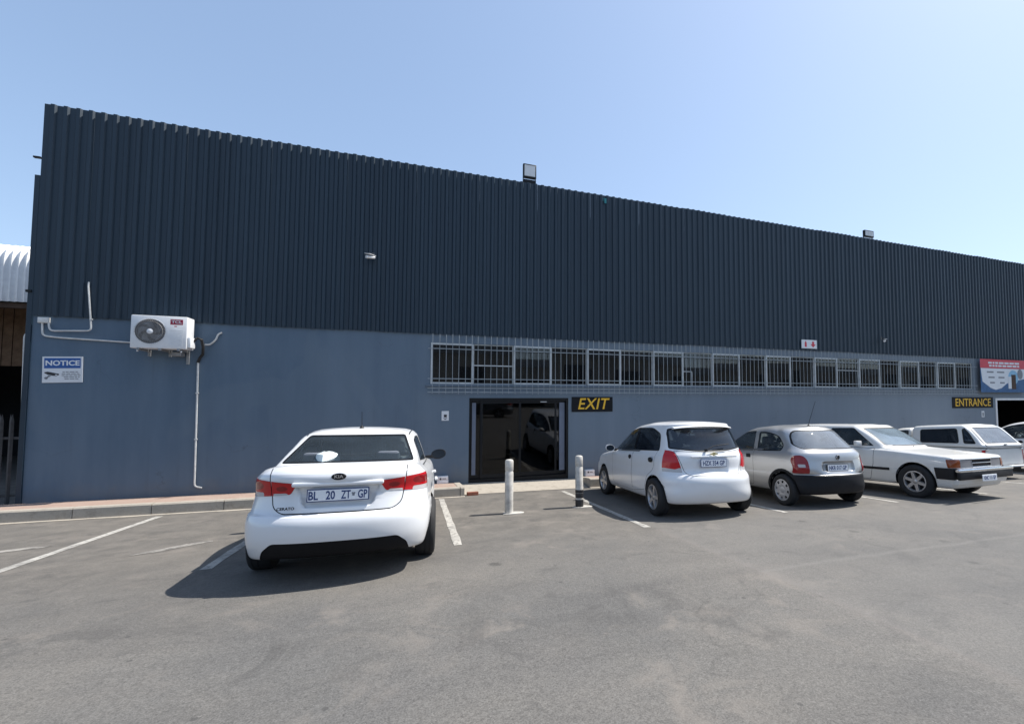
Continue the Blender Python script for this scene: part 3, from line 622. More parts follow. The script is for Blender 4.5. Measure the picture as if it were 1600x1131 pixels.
class Shell:
    """axis: 'R','L' sides (poly in y,z), 'B' back, 'F' front (poly in x,z), 'T' top (poly in x,y)"""
    PR = {'R': lambda c: (c[1], c[2]), 'L': lambda c: (c[1], c[2]), 'B': lambda c: (c[0], c[2]), 'F': lambda c: (c[0], c[2]), 'T': lambda c: (c[0], c[1])}
    def __init__(s, rings, crown=0.03, sub=4):
        s.bm = loft(rings, crown, sub); s.bm.normal_update(); s.lay = s.bm.faces.layers.int.new('tag'); s.tags = {0: ('body', None)}
        s.names = ['body']
    def tagid(s, name):
        if name not in s.names: s.names.append(name)
        return s.names.index(name)
    def ok(s, f, ax, nmin):
        n = f.normal; c = f.calc_center_median()
        return {'R': n.x > nmin and c.x > 0, 'L': n.x < -nmin and c.x < 0, 'B': n.y < -nmin, 'F': n.y > nmin, 'T': n.z > nmin}[ax]
    def cut(s, poly, ax, name, over=('body',), nmin=0.12, yr=None, test=None):
        pr = s.PR[ax]; us = [p[0] for p in poly]; vs = [p[1] for p in poly]; u0, u1, v0, v1 = min(us), max(us), min(vs), max(vs)
        ovr = {s.names.index(o) for o in over if o in s.names}
        cand = set()
        for f in s.bm.faces:
            q = [pr(v.co) for v in f.verts]
            if max(a for a, b in q) < u0 or min(a for a, b in q) > u1 or max(b for a, b in q) < v0 or min(b for a, b in q) > v1: continue
            if f[s.lay] in ovr and s.ok(f, ax, nmin):
                c = f.calc_center_median()
                if yr and not (yr[0] < c.y < yr[1]): continue
                cand.add(f)
        n = len(poly)
        for i in range(n):
            (ax0, az0), (ax1, az1) = poly[i - 1], poly[i]
            eu0, eu1, ev0, ev1 = min(ax0, ax1) - 1e-4, max(ax0, ax1) + 1e-4, min(az0, az1) - 1e-4, max(az0, az1) + 1e-4
            du, dv = ax1 - ax0, az1 - az0
            if abs(du) + abs(dv) < 1e-6: continue
            sub = []
            for f in cand:
                q = [pr(v.co) for v in f.verts]
                if max(a for a, b in q) < eu0 or min(a for a, b in q) > eu1 or max(b for a, b in q) < ev0 or min(b for a, b in q) > ev1: continue
                sub.append(f)
            if not sub: continue
            no = (-dv, du); co = (ax0, az0)
            pc, pn = {'R': ((0, co[0], co[1]), (0, no[0], no[1])), 'L': ((0, co[0], co[1]), (0, no[0], no[1])), 'B': ((co[0], 0, co[1]), (no[0], 0, no[1])), 'F': ((co[0], 0, co[1]), (no[0], 0, no[1])), 'T': ((co[0], co[1], 0), (no[0], no[1], 0))}[ax]
            geom = list({v for f in sub for v in f.verts}) + list({e for f in sub for e in f.edges}) + sub
            ret = bmesh.ops.bisect_plane(s.bm, geom=geom, dist=1e-5, plane_co=pc, plane_no=Vector(pn).normalized())
            for g in ret['geom']:
                if isinstance(g, bmesh.types.BMFace): g.normal_update(); cand.add(g)
        t = s.tagid(name); got = []
        for f in cand:
            if not f.is_valid: continue
            if f[s.lay] in ovr and inpoly(pr(f.calc_center_median()), poly): f[s.lay] = t; got.append(f)
        return got
    def move(s, faces, vec):
        for v in {v for f in faces for v in f.verts}: v.co += Vector(vec)
    def pane(s, poly, ax, name, trim=0.014, trimname='window_trim', **kw):
        s.cut(poly, ax, trimname, **kw); kw2 = dict(kw); kw2['over'] = (trimname,)
        return s.cut(offs(poly, -trim), ax, name, **kw2)
    def panel(s, poly, ax, name, gap=0.007, over=('body',), **kw):
        s.cut(poly, ax, 'panel_gap', over=over, **kw)
        return s.cut(offs(poly, -gap), ax, name, over=('panel_gap',), **kw)
    def arch(s, y, z, r, lip=0.0, liptag='body'):
        for ax in 'RL':
            if lip: s.cut(ell(y, z, r + lip, r + lip, 28), ax, liptag, over=tuple(s.names), nmin=0.35)
            got = s.cut(ell(y, z, r, r, 28), ax, 'arch_cut', over=tuple(s.names), nmin=0.35)
            sg = 1 if ax == 'R' else -1
            ed = [e for e in {e for f in got for e in f.edges} if sum(1 for f in e.link_faces if f in set(got)) == 1]
            gs = set(got); ed = [e for e in {e for f in got for e in f.edges} if sum(1 for f in e.link_faces if f in gs) == 1 and len(e.link_faces) == 2]
            vm = {}; t = s.tagid('wheel_well')
            pairs = [(e.verts[0], e.verts[1]) for e in ed]
            bmesh.ops.delete(s.bm, geom=got, context='FACES')
            for a, b in pairs:
                for v in (a, b):
                    if v not in vm: vm[v] = s.bm.verts.new((sg * 0.50, v.co.y, v.co.z))
                f = s.bm.faces.new((a, b, vm[b], vm[a])); f[s.lay] = t; f.smooth = False
    def parts(s, root, spec, default):
        """spec: tag -> (part name, material, parent tag or None, offset)"""
        bm = s.bm; bm.normal_update(); nrm = {v: v.normal.copy() for v in bm.verts}; objs = {}
        groups = {}
        for f in bm.faces: groups.setdefault(f[s.lay], []).append(f)
        order = sorted(groups, key=lambda t: 0 if not (s.names[t] in spec and spec[s.names[t]][2]) else 1)
        for t in order:
            nm = s.names[t]; pn, mat, par, off = spec.get(nm, (nm, default, None, 0.0)); fs = groups[t]
            idx = {}; vs = []; ns = []; F = []
            for f in fs:
                row = []
                for v in f.verts:
                    if v not in idx: idx[v] = len(vs); vs.append(v.co + nrm[v] * off); ns.append(nrm[v])
                    row.append(idx[v])
                F.append(row)
            par_o = objs[par] if par else root
            for (vs1, ns1, F1) in (islands(vs, ns, F) if nm not in ('body',) else [(vs, ns, F)]):
                me = bpy.data.meshes.new(pn); me.from_pydata(vs1, [], F1); me.materials.append(MATS[mat])
                for p in me.polygons: p.use_smooth = nm != 'wheel_well'
                if nm != 'wheel_well': me.normals_split_custom_set_from_vertices(ns1)
                o = link(pn, me, par_o)
                if nm not in objs: objs[nm] = o
        # inner lining so that the shell has a dark inside behind its glass
        skip = {n for n in s.names if 'window' in n and 'trim' not in n or n in ('windscreen', 'wheel_well', 'underside')}
        idx = {}; vs = []; F = []
        for f in bm.faces:
            if s.names[f[s.lay]] in skip: continue
            c = f.calc_center_median()
            if c.z < 0.42: continue
            row = []
            for v in f.verts:
                if v not in idx: idx[v] = len(vs); vs.append(v.co - nrm[v] * 0.028)
                row.append(idx[v])
            F.append(row[::-1])
        me = bpy.data.meshes.new('interior_lining'); me.from_pydata(vs, [], F); me.materials.append(MATS['interior']); link('interior_lining', me, root)
        bm.free(); return objs

def rbox(name, mat, parent, x0, x1, y0, y1, z0, z1, bev=0.02, taper=None):
    mb = MB(); mb.box(x0, x1, y0, y1, z0, z1)
    if taper:
        cx, cy = (x0 + x1) / 2, (y0 + y1) / 2
        mb.v = [((cx + (x - cx) * taper, cy + (y - cy) * taper, z) if z > (z0 + z1) / 2 else (x, y, z)) for x, y, z in mb.v]
    return mb.build(name, mat, parent, True, bev)
def wheel_meshes(r, w, rim_r, spokes, style, rim_mat):
    rt = [(rim_r, -w / 2 + 0.012), (rim_r + 0.012, -w / 2), (r - 0.05, -w / 2 - 0.004), (r - 0.018, -w / 2 + 0.006), (r - 0.004, -w / 2 + 0.022), (r, -w / 2 + 0.05), (r - 0.004, -w / 2 + 0.052), (r - 0.004, -w / 2 + 0.058), (r, -w / 2 + 0.06),
          (r, -0.004), (r - 0.005, -0.003), (r - 0.005, 0.003), (r, 0.004), (r, w / 2 - 0.05), (r - 0.018, w / 2 - 0.006), (r - 0.05, w / 2), (rim_r, w / 2 - 0.012), (rim_r, -w / 2 + 0.012)]
    t = MB(); t.lathe(rt, 40, 'x'); tyre = t.mesh('wheel', 'rubber', 50)
    # rim: outer face towards -x
    m = MB(); m.lathe([(rim_r + 0.004, -w / 2 + 0.006), (rim_r - 0.012, -w / 2 + 0.004), (rim_r - 0.022, -w / 2 + 0.02), (rim_r - 0.025, -w / 2 + 0.06)], 36, 'x')
    xo = -w / 2 + 0.030
    if style == 'spoke':
        for i in range(spokes):
            a = 2 * math.pi * i / spokes; ca, sa = math.cos(a), math.sin(a)
            def pt(rr, tt, x): return (x, rr * ca - tt * sa, rr * sa + tt * ca)
            w0, w1 = 0.030, 0.024
            m.add([pt(0.03, -w0, xo - 0.012), pt(0.03, w0, xo - 0.012), pt(rim_r - 0.012, w1, xo - 0.020), pt(rim_r - 0.012, -w1, xo - 0.020), pt(0.03, -w0 - .008, xo + 0.03), pt(0.03, w0 + .008, xo + 0.03), pt(rim_r - 0.012, w1 + .008, xo + 0.02), pt(rim_r - 0.012, -w1 - .008, xo + 0.02)],
                  [(0, 1, 2, 3), (0, 3, 7, 4), (1, 5, 6, 2)])
        m.lathe([(0.0005, xo - 0.020), (0.03, xo - 0.020), (0.045, xo - 0.010), (0.052, xo + 0.02)], 18, 'x')
    else:      # pressed wheel cover with slots round the edge
        m.lathe([(0.0005, xo - 0.022), (0.045, xo - 0.022), (0.06, xo - 0.014), (0.10, xo - 0.024), (rim_r * 0.66, xo - 0.020)], 36, 'x')
        for i in range(spokes):
            a0 = 2 * math.pi * i / spokes
            vs = []
            for k in range(4):
                a = a0 + (k / 3 - 0.5) * 2 * math.pi / spokes * 0.62
                for rr, xx in ((rim_r * 0.66, xo - 0.020), (rim_r - 0.008, xo - 0.018)): vs.append((xx, rr * math.cos(a), rr * math.sin(a)))
            m.add(vs, [(2 * k, 2 * k + 1, 2 * k + 3, 2 * k + 2) for k in range(3)])
    rim = m.mesh('rim', rim_mat, 35)
    d = MB(); d.lathe([(0.0005, xo + 0.035), (rim_r - 0.02, xo + 0.035), (rim_r - 0.005, xo + 0.01)], 30, 'x'); disc = d.mesh('spoke_recess', 'valance', 40)  # near-black disc paints the shade of the recess behind the spokes
    return tyre, rim, disc
def put_wheels(root, ms, ys, hx, r, steer=0.0):
    for k, y in enumerate(ys):
        for sg in (-1, 1):
            w = link('wheel', ms[0], root); w.location = (sg * hx, y, r - 0.006); rz = 0 if sg < 0 else math.pi
            w.rotation_euler = (random.uniform(0, 1.2), 0, rz + (steer if k == 1 else 0))
            link('rim', ms[1], w); link('spoke_recess', ms[2], w)
def number_plate(root, loc, txt, mat_ink='plate_blue', w=0.52, h=0.115, rx=0.0, flip=False, size=0.098, txsc=0.60, border='plate_blue'):
    pl = MB(); pl.box(-w / 2, w / 2, -0.004, 0.004, -h / 2, h / 2); o = pl.build('number_plate', border, root, bevel=0.003)
    o.location = loc; o.rotation_euler = (rx, 0, math.pi if flip else 0)
    f = MB(); f.box(-w / 2 + 0.009, w / 2 - 0.009, -0.0062, -0.0042, -h / 2 + 0.009, h / 2 - 0.009); f.build('plate_face', 'plate_white', o)
    if not txt: return o
    t = text('lettering', o, (0, -0.0072, 0.0), txt, size, mat_ink, bold=0.0022, extrude=0.0006, sx=txsc)
    bb = [v.co.x for v in t.data.vertices]; zz = [v.co.z for v in t.data.vertices]
    k = (w - 0.075) / (max(bb) - min(bb)); k = min(k, 1.25); t.scale = (k, 1, 1); t.location = (-(max(bb) + min(bb)) / 2 * k, -0.0072, -(max(zz) + min(zz)) / 2)
    return o
def seats(root, y_front, y_rear, hx, z=0.30, top=1.0, rear_w=1.15, mat='seat_cloth'):
    def seat(x0, x1, y, nm):
        m = MB(); m.box(x0, x1, -0.07, 0.07, z + 0.1, top); m.v = [(x, yy + y - (zz - z) * 0.22, zz) for x, yy, zz in m.v]; s_ = m.build(nm, mat, root, True, 0.05)
        m = MB(); m.box(x0, x1, y - 0.02, y + 0.5, z + 0.02, z + 0.2); m.build('seat_cushion', mat, root, True, 0.05); return s_
    for x in (-hx, hx):
        s_ = seat(x - 0.24, x + 0.24, y_front, 'front_seat'); m = MB(); yy = y_front - (top - z) * 0.22; m.box(x - 0.12, x + 0.12, yy - 0.07, yy + 0.03, top + 0.04, top + 0.21); m.build('headrest', mat, s_, True, 0.04)
    s_ = seat(-rear_w / 2, rear_w / 2, y_rear, 'rear_bench')
    for x in (-0.36, 0.36):
        m = MB(); yy = y_rear - (top - z) * 0.22; m.box(x - 0.12, x + 0.12, yy - 0.06, yy + 0.03, top + 0.02, top + 0.13); m.build('headrest', mat, s_, True, 0.035)
def dash(root, y, w, z=0.9, wheel_x=0.36):
    m = MB(); m.prism([(y - 0.25, z - 0.3), (y - 0.22, z - 0.02), (y - 0.05, z + 0.03), (y + 0.42, z), (y + 0.42, z - 0.3)], -w, w, 'x'); m.build('dashboard', 'interior', root, bevel=0.01)
    m = MB(); R = 0.185; c = Vector((wheel_x, y - 0.38, z + 0.02)); ax = Vector((0, -0.9, 0.45)).normalized(); p = Vector((1, 0, 0)); q = ax.cross(p)
    m.tube([c + p * math.cos(a) * R + q * math.sin(a) * R for a in [2 * math.pi * i / 20 for i in range(21)]], 0.014, 6); m.cyl(c, c - ax * 0.25, 0.05, 0.03); m.build('steering_wheel', 'black_plastic', root, True)
def mirror(root, x, y, z, mat, sg, w=0.20, h=0.12, d=0.11):
    m = MB(); m.lathe([(0.001, -1), (0.45, -0.92), (0.80, -0.6), (0.97, -0.1), (1.0, 0.25), (0.97, 0.30)], 20, 'y', cap=True)
    m.v = [(x + sg * (w / 2) + vx * w / 2, y - vy * d * 0.55, z + (abs(vz) ** 0.85) * (1 if vz > 0 else -1) * h / 2 + sg * 0 + 0.01 * vx * sg) for vx, vy, vz in m.v]
    o = m.build('door_mirror', mat, root, 50)
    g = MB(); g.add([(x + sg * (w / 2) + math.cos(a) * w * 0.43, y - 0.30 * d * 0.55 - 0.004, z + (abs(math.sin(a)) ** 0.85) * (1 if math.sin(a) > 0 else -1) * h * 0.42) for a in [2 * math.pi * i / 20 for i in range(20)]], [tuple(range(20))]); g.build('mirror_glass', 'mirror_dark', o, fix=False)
    b = MB(); b.box(min(x - sg * 0.08, x + sg * 0.05), max(x - sg * 0.08, x + sg * 0.05), y - 0.02, y + 0.03, z - h * 0.42, z - h * 0.1); b.build('mirror_stalk', 'black_plastic', o, bevel=0.008)
def wiper(root, x0, x1, y, z, rise=0.10, dy=0.1):
    m = MB(); m.cyl((x0, y - 0.025, z), (x0, y + 0.02, z), 0.02); m.tube([(x0, y - 0.022, z), (x0 + (x1 - x0) * 0.3, y - 0.02 + dy * 0.3, z + rise * 0.7), (x1, y - 0.012 + dy, z + rise)], 0.007, 6)
    m.build('wiper', 'black_plastic', root, True)
def place(root, x, y, rz): root.matrix_world = on_ground(x, y, rz)
def both(fn):
    for ax in 'RL': fn(ax)
def mirx(poly): return [(-x, z) for x, z in poly][::-1]

# ------------------------------------------------------------------ white sedan, parked nose to the kerb
def sedan():
    root = empty('sedan_car')
    Z = lambda v: [(-2, v), (5, v)]
    rings = [RG(-0.74, 3.38, 0.74, Z(0.245), dr=0.30), RG(-0.84, 3.45, 0.80, [(-0.95, 0.265), (0, 0.22), (4, 0.20)], dr=0.36), RG(-0.895, 3.50, 0.850, [(-1, 0.35), (0.2, 0.31), (4, 0.31)], dr=0.42, tr=0.925), RG(-0.935, 3.53, 0.884, Z(0.49), dr=0.48, er=2.5, tr=0.92), RG(-0.932, 3.52, 0.8875, Z(0.585), dr=0.50, er=2.5, tr=0.92),
             RG(-0.910, 3.49, 0.886, [(-1, 0.632), (3.5, 0.64)], dr=0.50, er=2.5, tr=0.915, sharp=True), RG(-0.855, 3.47, 0.884, [(-1, 0.648), (3.5, 0.66)], dr=0.50, er=2.5, tr=0.91, sharp=True),
             RG(-0.840, 3.42, 0.874, [(-1, 0.83), (2.4, 0.81), (3.4, 0.74)], dr=0.52, er=2.4, tr=0.895), RG(-0.875, 3.36, 0.842, [(-1, 0.975), (0.2, 0.935), (2.2, 0.91), (3.3, 0.785)], dr=0.48, er=2.4, tr=0.905), RG(-0.860, 3.27, 0.80, [(-1, 1.008), (-0.3, 0.99), (0.3, 0.97), (2.2, 0.935), (3.2, 0.81)], dr=0.44, er=2.5, tr=0.91),
             RG(-0.34, 2.52, 0.762, [(-0.4, 1.058), (0, 1.01), (1.2, 0.98), (2.5, 0.965)], dr=0.14, df=0.45, er=3.0, ef=2.4, tr=0.90, tf=0.97, sharp=True),
             RG(0.02, 2.10, 0.695, [(0, 1.205), (1, 1.19), (2.1, 1.16)], dr=0.16, df=0.42, er=2.8, ef=2.4, tr=0.91, tf=0.96),
             RG(0.36, 1.66, 0.600, [(0.3, 1.345), (0.9, 1.375), (1.6, 1.345)], dr=0.18, df=0.38, er=2.6, ef=2.4, tr=0.93, tf=0.95), RG(0.47, 1.52, 0.50, [(0.4, 1.382), (0.9, 1.408), (1.5, 1.38)], dr=0.2, df=0.36, er=2.5, ef=2.4, tr=0.94, tf=0.94)]
    S = Shell(rings, 0.030, 4)
    S.pane(rpoly([(-0.640, 1.062), (0.640, 1.062), (0.515, 1.342), (-0.515, 1.342)], 0.03), 'B', 'rear_window', 0.016, yr=(-0.45, 0.6), nmin=0.2)
    S.pane(rpoly([(-0.68, 0.985), (0.68, 0.985), (0.53, 1.33), (-0.53, 1.33)], 0.05), 'F', 'windscreen', 0.02, yr=(1.4, 2.7), nmin=0.25)
    def sides(ax):
        S.pane(rpoly([(0.02, 1.04), (0.80, 1.01), (0.80, 1.315), (0.55, 1.315), (0.32, 1.27)], 0.04), ax, 'rear_side_window_' + ax, 0.012, nmin=0.3)
        S.pane(rpoly([(0.87, 1.01), (1.98, 0.985), (1.55, 1.275), (1.35, 1.315), (0.87, 1.32)], 0.04), ax, 'front_side_window_' + ax, 0.012, nmin=0.3)
        S.panel(rpoly([(0.10, 0.36), (0.83, 0.26), (0.83, 0.99), (-0.12, 1.0), (-0.14, 0.75)], 0.06), ax, 'rear_door_' + ax, nmin=0.3)
        S.panel(rpoly([(0.845, 0.26), (1.98, 0.27), (2.02, 0.96), (0.845, 0.99)], 0.06), ax, 'front_door_' + ax, nmin=0.3)
    both(sides)
    lamp = rpoly([(0.345, 0.915), (0.93, 0.975), (0.93, 0.785), (0.80, 0.788), (0.40, 0.818)], 0.02, 3)
    for nm, pl, px in (('R', lamp, 1), ('L', mirx(lamp), -1)):
        S.cut(pl, 'B', 'tail_lamp_' + nm, nmin=0.10, yr=(-1.2, -0.42))
        rv = rpoly([(0.645, 0.836), (0.84, 0.830), (0.93, 0.820), (0.93, 0.77), (0.63, 0.77)], 0.012, 3); S.cut(rv if px > 0 else mirx(rv), 'B', 'reversing_lamp_' + nm, over=('tail_lamp_' + nm,), nmin=0.1, yr=(-1.2, -0.42))
        rv = rpoly([(0.44, 0.832), (0.55, 0.826), (0.55, 0.806), (0.41, 0.812)], 0.008, 3); S.cut(rv if px > 0 else mirx(rv), 'B', 'reversing_lamp_' + nm, over=('tail_lamp_' + nm,), nmin=0.1, yr=(-1.2, -0.42))
        for cc in (ell(0.725, 0.895, 0.085, 0.040, 16), ell(0.475, 0.872, 0.050, 0.024, 16)): S.cut(cc if px > 0 else mirx(cc), 'B', 'lamp_core_' + nm, over=('tail_lamp_' + nm,), nmin=0.1, yr=(-1.2, -0.42))
        gp = [(0.571, 1.00), (0.578, 1.00), (0.566, 0.76), (0.559, 0.76)]; S.cut(gp if px > 0 else mirx(gp), 'B', 'panel_gap', over=('tail_lamp_' + nm,), nmin=0.1)
    S.cut(rpoly([(-0.66, 0.12), (0.66, 0.12), (0.605, 0.33), (0.52, 0.405), (-0.52, 0.405), (-0.605, 0.33)], 0.03), 'B', 'valance', nmin=0.05, yr=(-1.2, -0.55))
    S.panel(rpoly([(-0.60, 1.2), (0.60, 1.2), (0.585, 0.92), (0.548, 0.70), (0.47, 0.644), (-0.47, 0.644), (-0.548, 0.70), (-0.585, 0.92)], [0.01, 0.01, 0.1, 0.06, 0.08, 0.08, 0.06, 0.1], 5), 'B', 'boot_lid', 0.009, nmin=0.25, yr=(-1.2, -0.45))
    rc = rpoly([(-0.375, 0.915), (0.375, 0.915), (0.295, 0.675), (-0.295, 0.675)], 0.03); S.cut(rc, 'B', 'recess_wall', over=('boot_lid',), nmin=0.2)
    g = S.cut(offs(rc, -0.022), 'B', 'plate_recess', over=('recess_wall',), nmin=0.2); S.move(g, (0, 0.028, 0))
    for sgn in (1, -1):
        S.cut(rpoly([(sgn * 0.42, 0.60), (sgn * 0.86, 0.60), (sgn * 0.80, 0.77), (sgn * 0.46, 0.74)] if sgn > 0 else [(-0.46, 0.74), (-0.80, 0.77), (-0.86, 0.60), (-0.42, 0.60)], 0.03), 'F', 'headlamp_' + 'LR'[sgn > 0], nmin=0.1, yr=(2.9, 3.6))
    S.cut(rpoly([(-0.40, 0.62), (0.40, 0.62), (0.44, 0.72), (-0.44, 0.72)], 0.02), 'F', 'grille', nmin=0.2); S.cut(rpoly([(-0.45, 0.26), (0.45, 0.26), (0.5, 0.44), (-0.5, 0.44)], 0.04), 'F', 'lower_grille', nmin=0.2)
    for sgn in (1, -1):
        gt = [(0.548, 0.40), (0.560, 0.40), (0.585, 1.0), (0.556, 1.62), (0.544, 1.62), (0.573, 1.0)]; S.cut(gt if sgn > 0 else mirx(gt), 'T', 'roof_gutter', nmin=0.2, yr=(0.2, 1.7))
    S.arch(0.0, 0.315, 0.355); S.arch(2.65, 0.315, 0.355)
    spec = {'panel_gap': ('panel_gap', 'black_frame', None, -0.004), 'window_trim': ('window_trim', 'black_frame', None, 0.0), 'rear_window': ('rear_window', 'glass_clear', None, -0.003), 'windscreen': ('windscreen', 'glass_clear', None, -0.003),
            'valance': ('valance', 'valance', None, -0.006), 'wheel_well': ('wheel_well', 'valance', None, 0), 'boot_lid': ('boot_lid', 'paint_white', None, 0), 'plate_recess': ('plate_recess', 'paint_white', 'boot_lid', 0), 'recess_wall': ('recess_edge', 'paint_white', 'boot_lid', 0),
            'roof_gutter': ('roof_gutter', 'black_frame', None, -0.002), 'grille': ('grille', 'black_plastic', None, 0), 'lower_grille': ('grille', 'black_plastic', None, 0)}
    for s_ in 'RL':
        spec['tail_lamp_' + s_] = ('tail_lamp', 'lamp_red', None, 0.004); spec['reversing_lamp_' + s_] = ('reversing_lamp', 'lamp_clear', 'tail_lamp_' + s_, 0.0035); spec['lamp_core_' + s_] = ('lamp_core', 'lamp_dark_red', 'tail_lamp_' + s_, 0.004); spec['headlamp_' + s_] = ('headlamp', 'lamp_clear', None, 0.002)
        for d in ('front', 'rear'):
            spec[d + '_door_' + s_] = ('door', 'paint_white', None, 0); spec[d + '_side_window_' + s_] = ('side_window', 'glass_clear', None, -0.003)
    ob = S.parts(root, spec, 'paint_white')
    for s_, sg in (('R', 1), ('L', -1)):
        for d, y in (('front', 1.02), ('rear', 0.06)): rbox('handle', 'paint_white', ob[d + '_door_' + s_], sg * 0.885 - 0.016, sg * 0.885 + 0.016, y, y + 0.2, 0.80, 0.832, 0.012)
    put_wheels(root, wheel_meshes(0.316, 0.205, 0.205, 5, 'spoke', 'alloy'), (0.0, 2.65), 0.775, 0.316)
    kp = number_plate(root, (0.0, -0.848, 0.805), '', size=0.100, txsc=0.60)
    for wd, xc, ww in (('BL', -0.206, 0.078), ('20', -0.066, 0.075), ('ZT', 0.062, 0.080), ('GP', 0.204, 0.080)):
        t = text('lettering', kp, (0, -0.0072, 0), wd, 0.105, 'plate_blue', bold=0.0022, extrude=0.0006, sx=0.62); bx_ = [v.co.x for v in t.data.vertices]; bz_ = [v.co.z for v in t.data.vertices]; k_ = ww / (max(bx_) - min(bx_)); t.scale = (k_, 1, 1); t.location = (xc - (max(bx_) + min(bx_)) / 2 * k_, -0.0072, -(max(bz_) + min(bz_)) / 2)
    m = MB(); m.prism([(0.108, 0.012), (0.118, 0.020), (0.126, 0.014), (0.134, 0.020), (0.144, 0.012), (0.136, 0.002), (0.138, -0.010), (0.126, -0.016), (0.114, -0.010), (0.116, 0.002)], -0.0075, -0.0063, 'y'); m.build('crest', 'grey_ink', kp)
    rbox('boot_garnish', 'paint_white', root, -0.385, 0.385, -0.872, -0.825, 0.886, 0.930, 0.018)
    b = MB(); b.lathe([(0.001, -0.006), (0.9, -0.005), (1.0, 0.0), (1.0, 0.01)], 28, 'y'); b.v = [(x * 0.062, y, z * 0.031) for x, y, z in b.v]; bd = b.build('badge', 'black_frame', root, True); bd.location = (0.0, -0.882, 0.972)
    text('lettering', bd, (0, -0.008, 0), 'KIA', 0.042, 'chrome', bold=0.0012, extrude=0.001, sx=1.15)
    text('model_lettering', root, (-0.42, -0.858, 0.702), 'CERATO', 0.034, 'dark_plastic', bold=0.0012, extrude=0.001, sx=1.05)
    a = MB(); a.lathe([(0.028, 0), (0.018, 0.02), (0.007, 0.03), (0.004, 0.032)], 10, 'z', (0, 0, 0)); a.cyl((0, 0, 0.03), (0, -0.055, 0.20), 0.0045, 0.003, 6); an = a.build('antenna', 'black_plastic', root, True); an.location = (0.0, 0.56, 1.418)
    for sg in (1, -1): mirror(root, sg * 0.84, 1.86, 1.01, 'black_plastic', sg, 0.22, 0.15, 0.14)
    seats(root, 1.12, 0.10, 0.37, 0.30, 1.03, 1.2); dash(root, 2.05, 0.68, 0.96)
    sh = MB(); sh.box(-0.62, 0.62, -0.36, 0.05, 0.985, 1.0); sh.build('parcel_shelf', 'interior', root)
    bg_ = MB(); bg_.lathe([(0.02, 0.17), (0.06, 0.168), (0.10, 0.14), (0.125, 0.08), (0.135, 0.03), (0.13, 0.0)], 22, 'z', (-0.24, -0.14, 1.0)); bg_.v = [(x, y + 0.02 * math.sin(x * 30), z + 0.006 * math.sin(x * 50 + y * 40)) for x, y, z in bg_.v]; bg_.build('cap_on_shelf', 'bag', root, True)
    rm = MB(); rm.box(-0.12, 0.12, 1.80, 1.83, 1.25, 1.31); rm.build('rear_view_mirror', 'black_plastic', root, bevel=0.01)
    return root
kia = sedan(); place(kia, 6.165, -5.36, math.radians(-1.2)); tag(kia, 'white sedan with number plate BL 20 ZT GP parked left of the exit door', 'car')

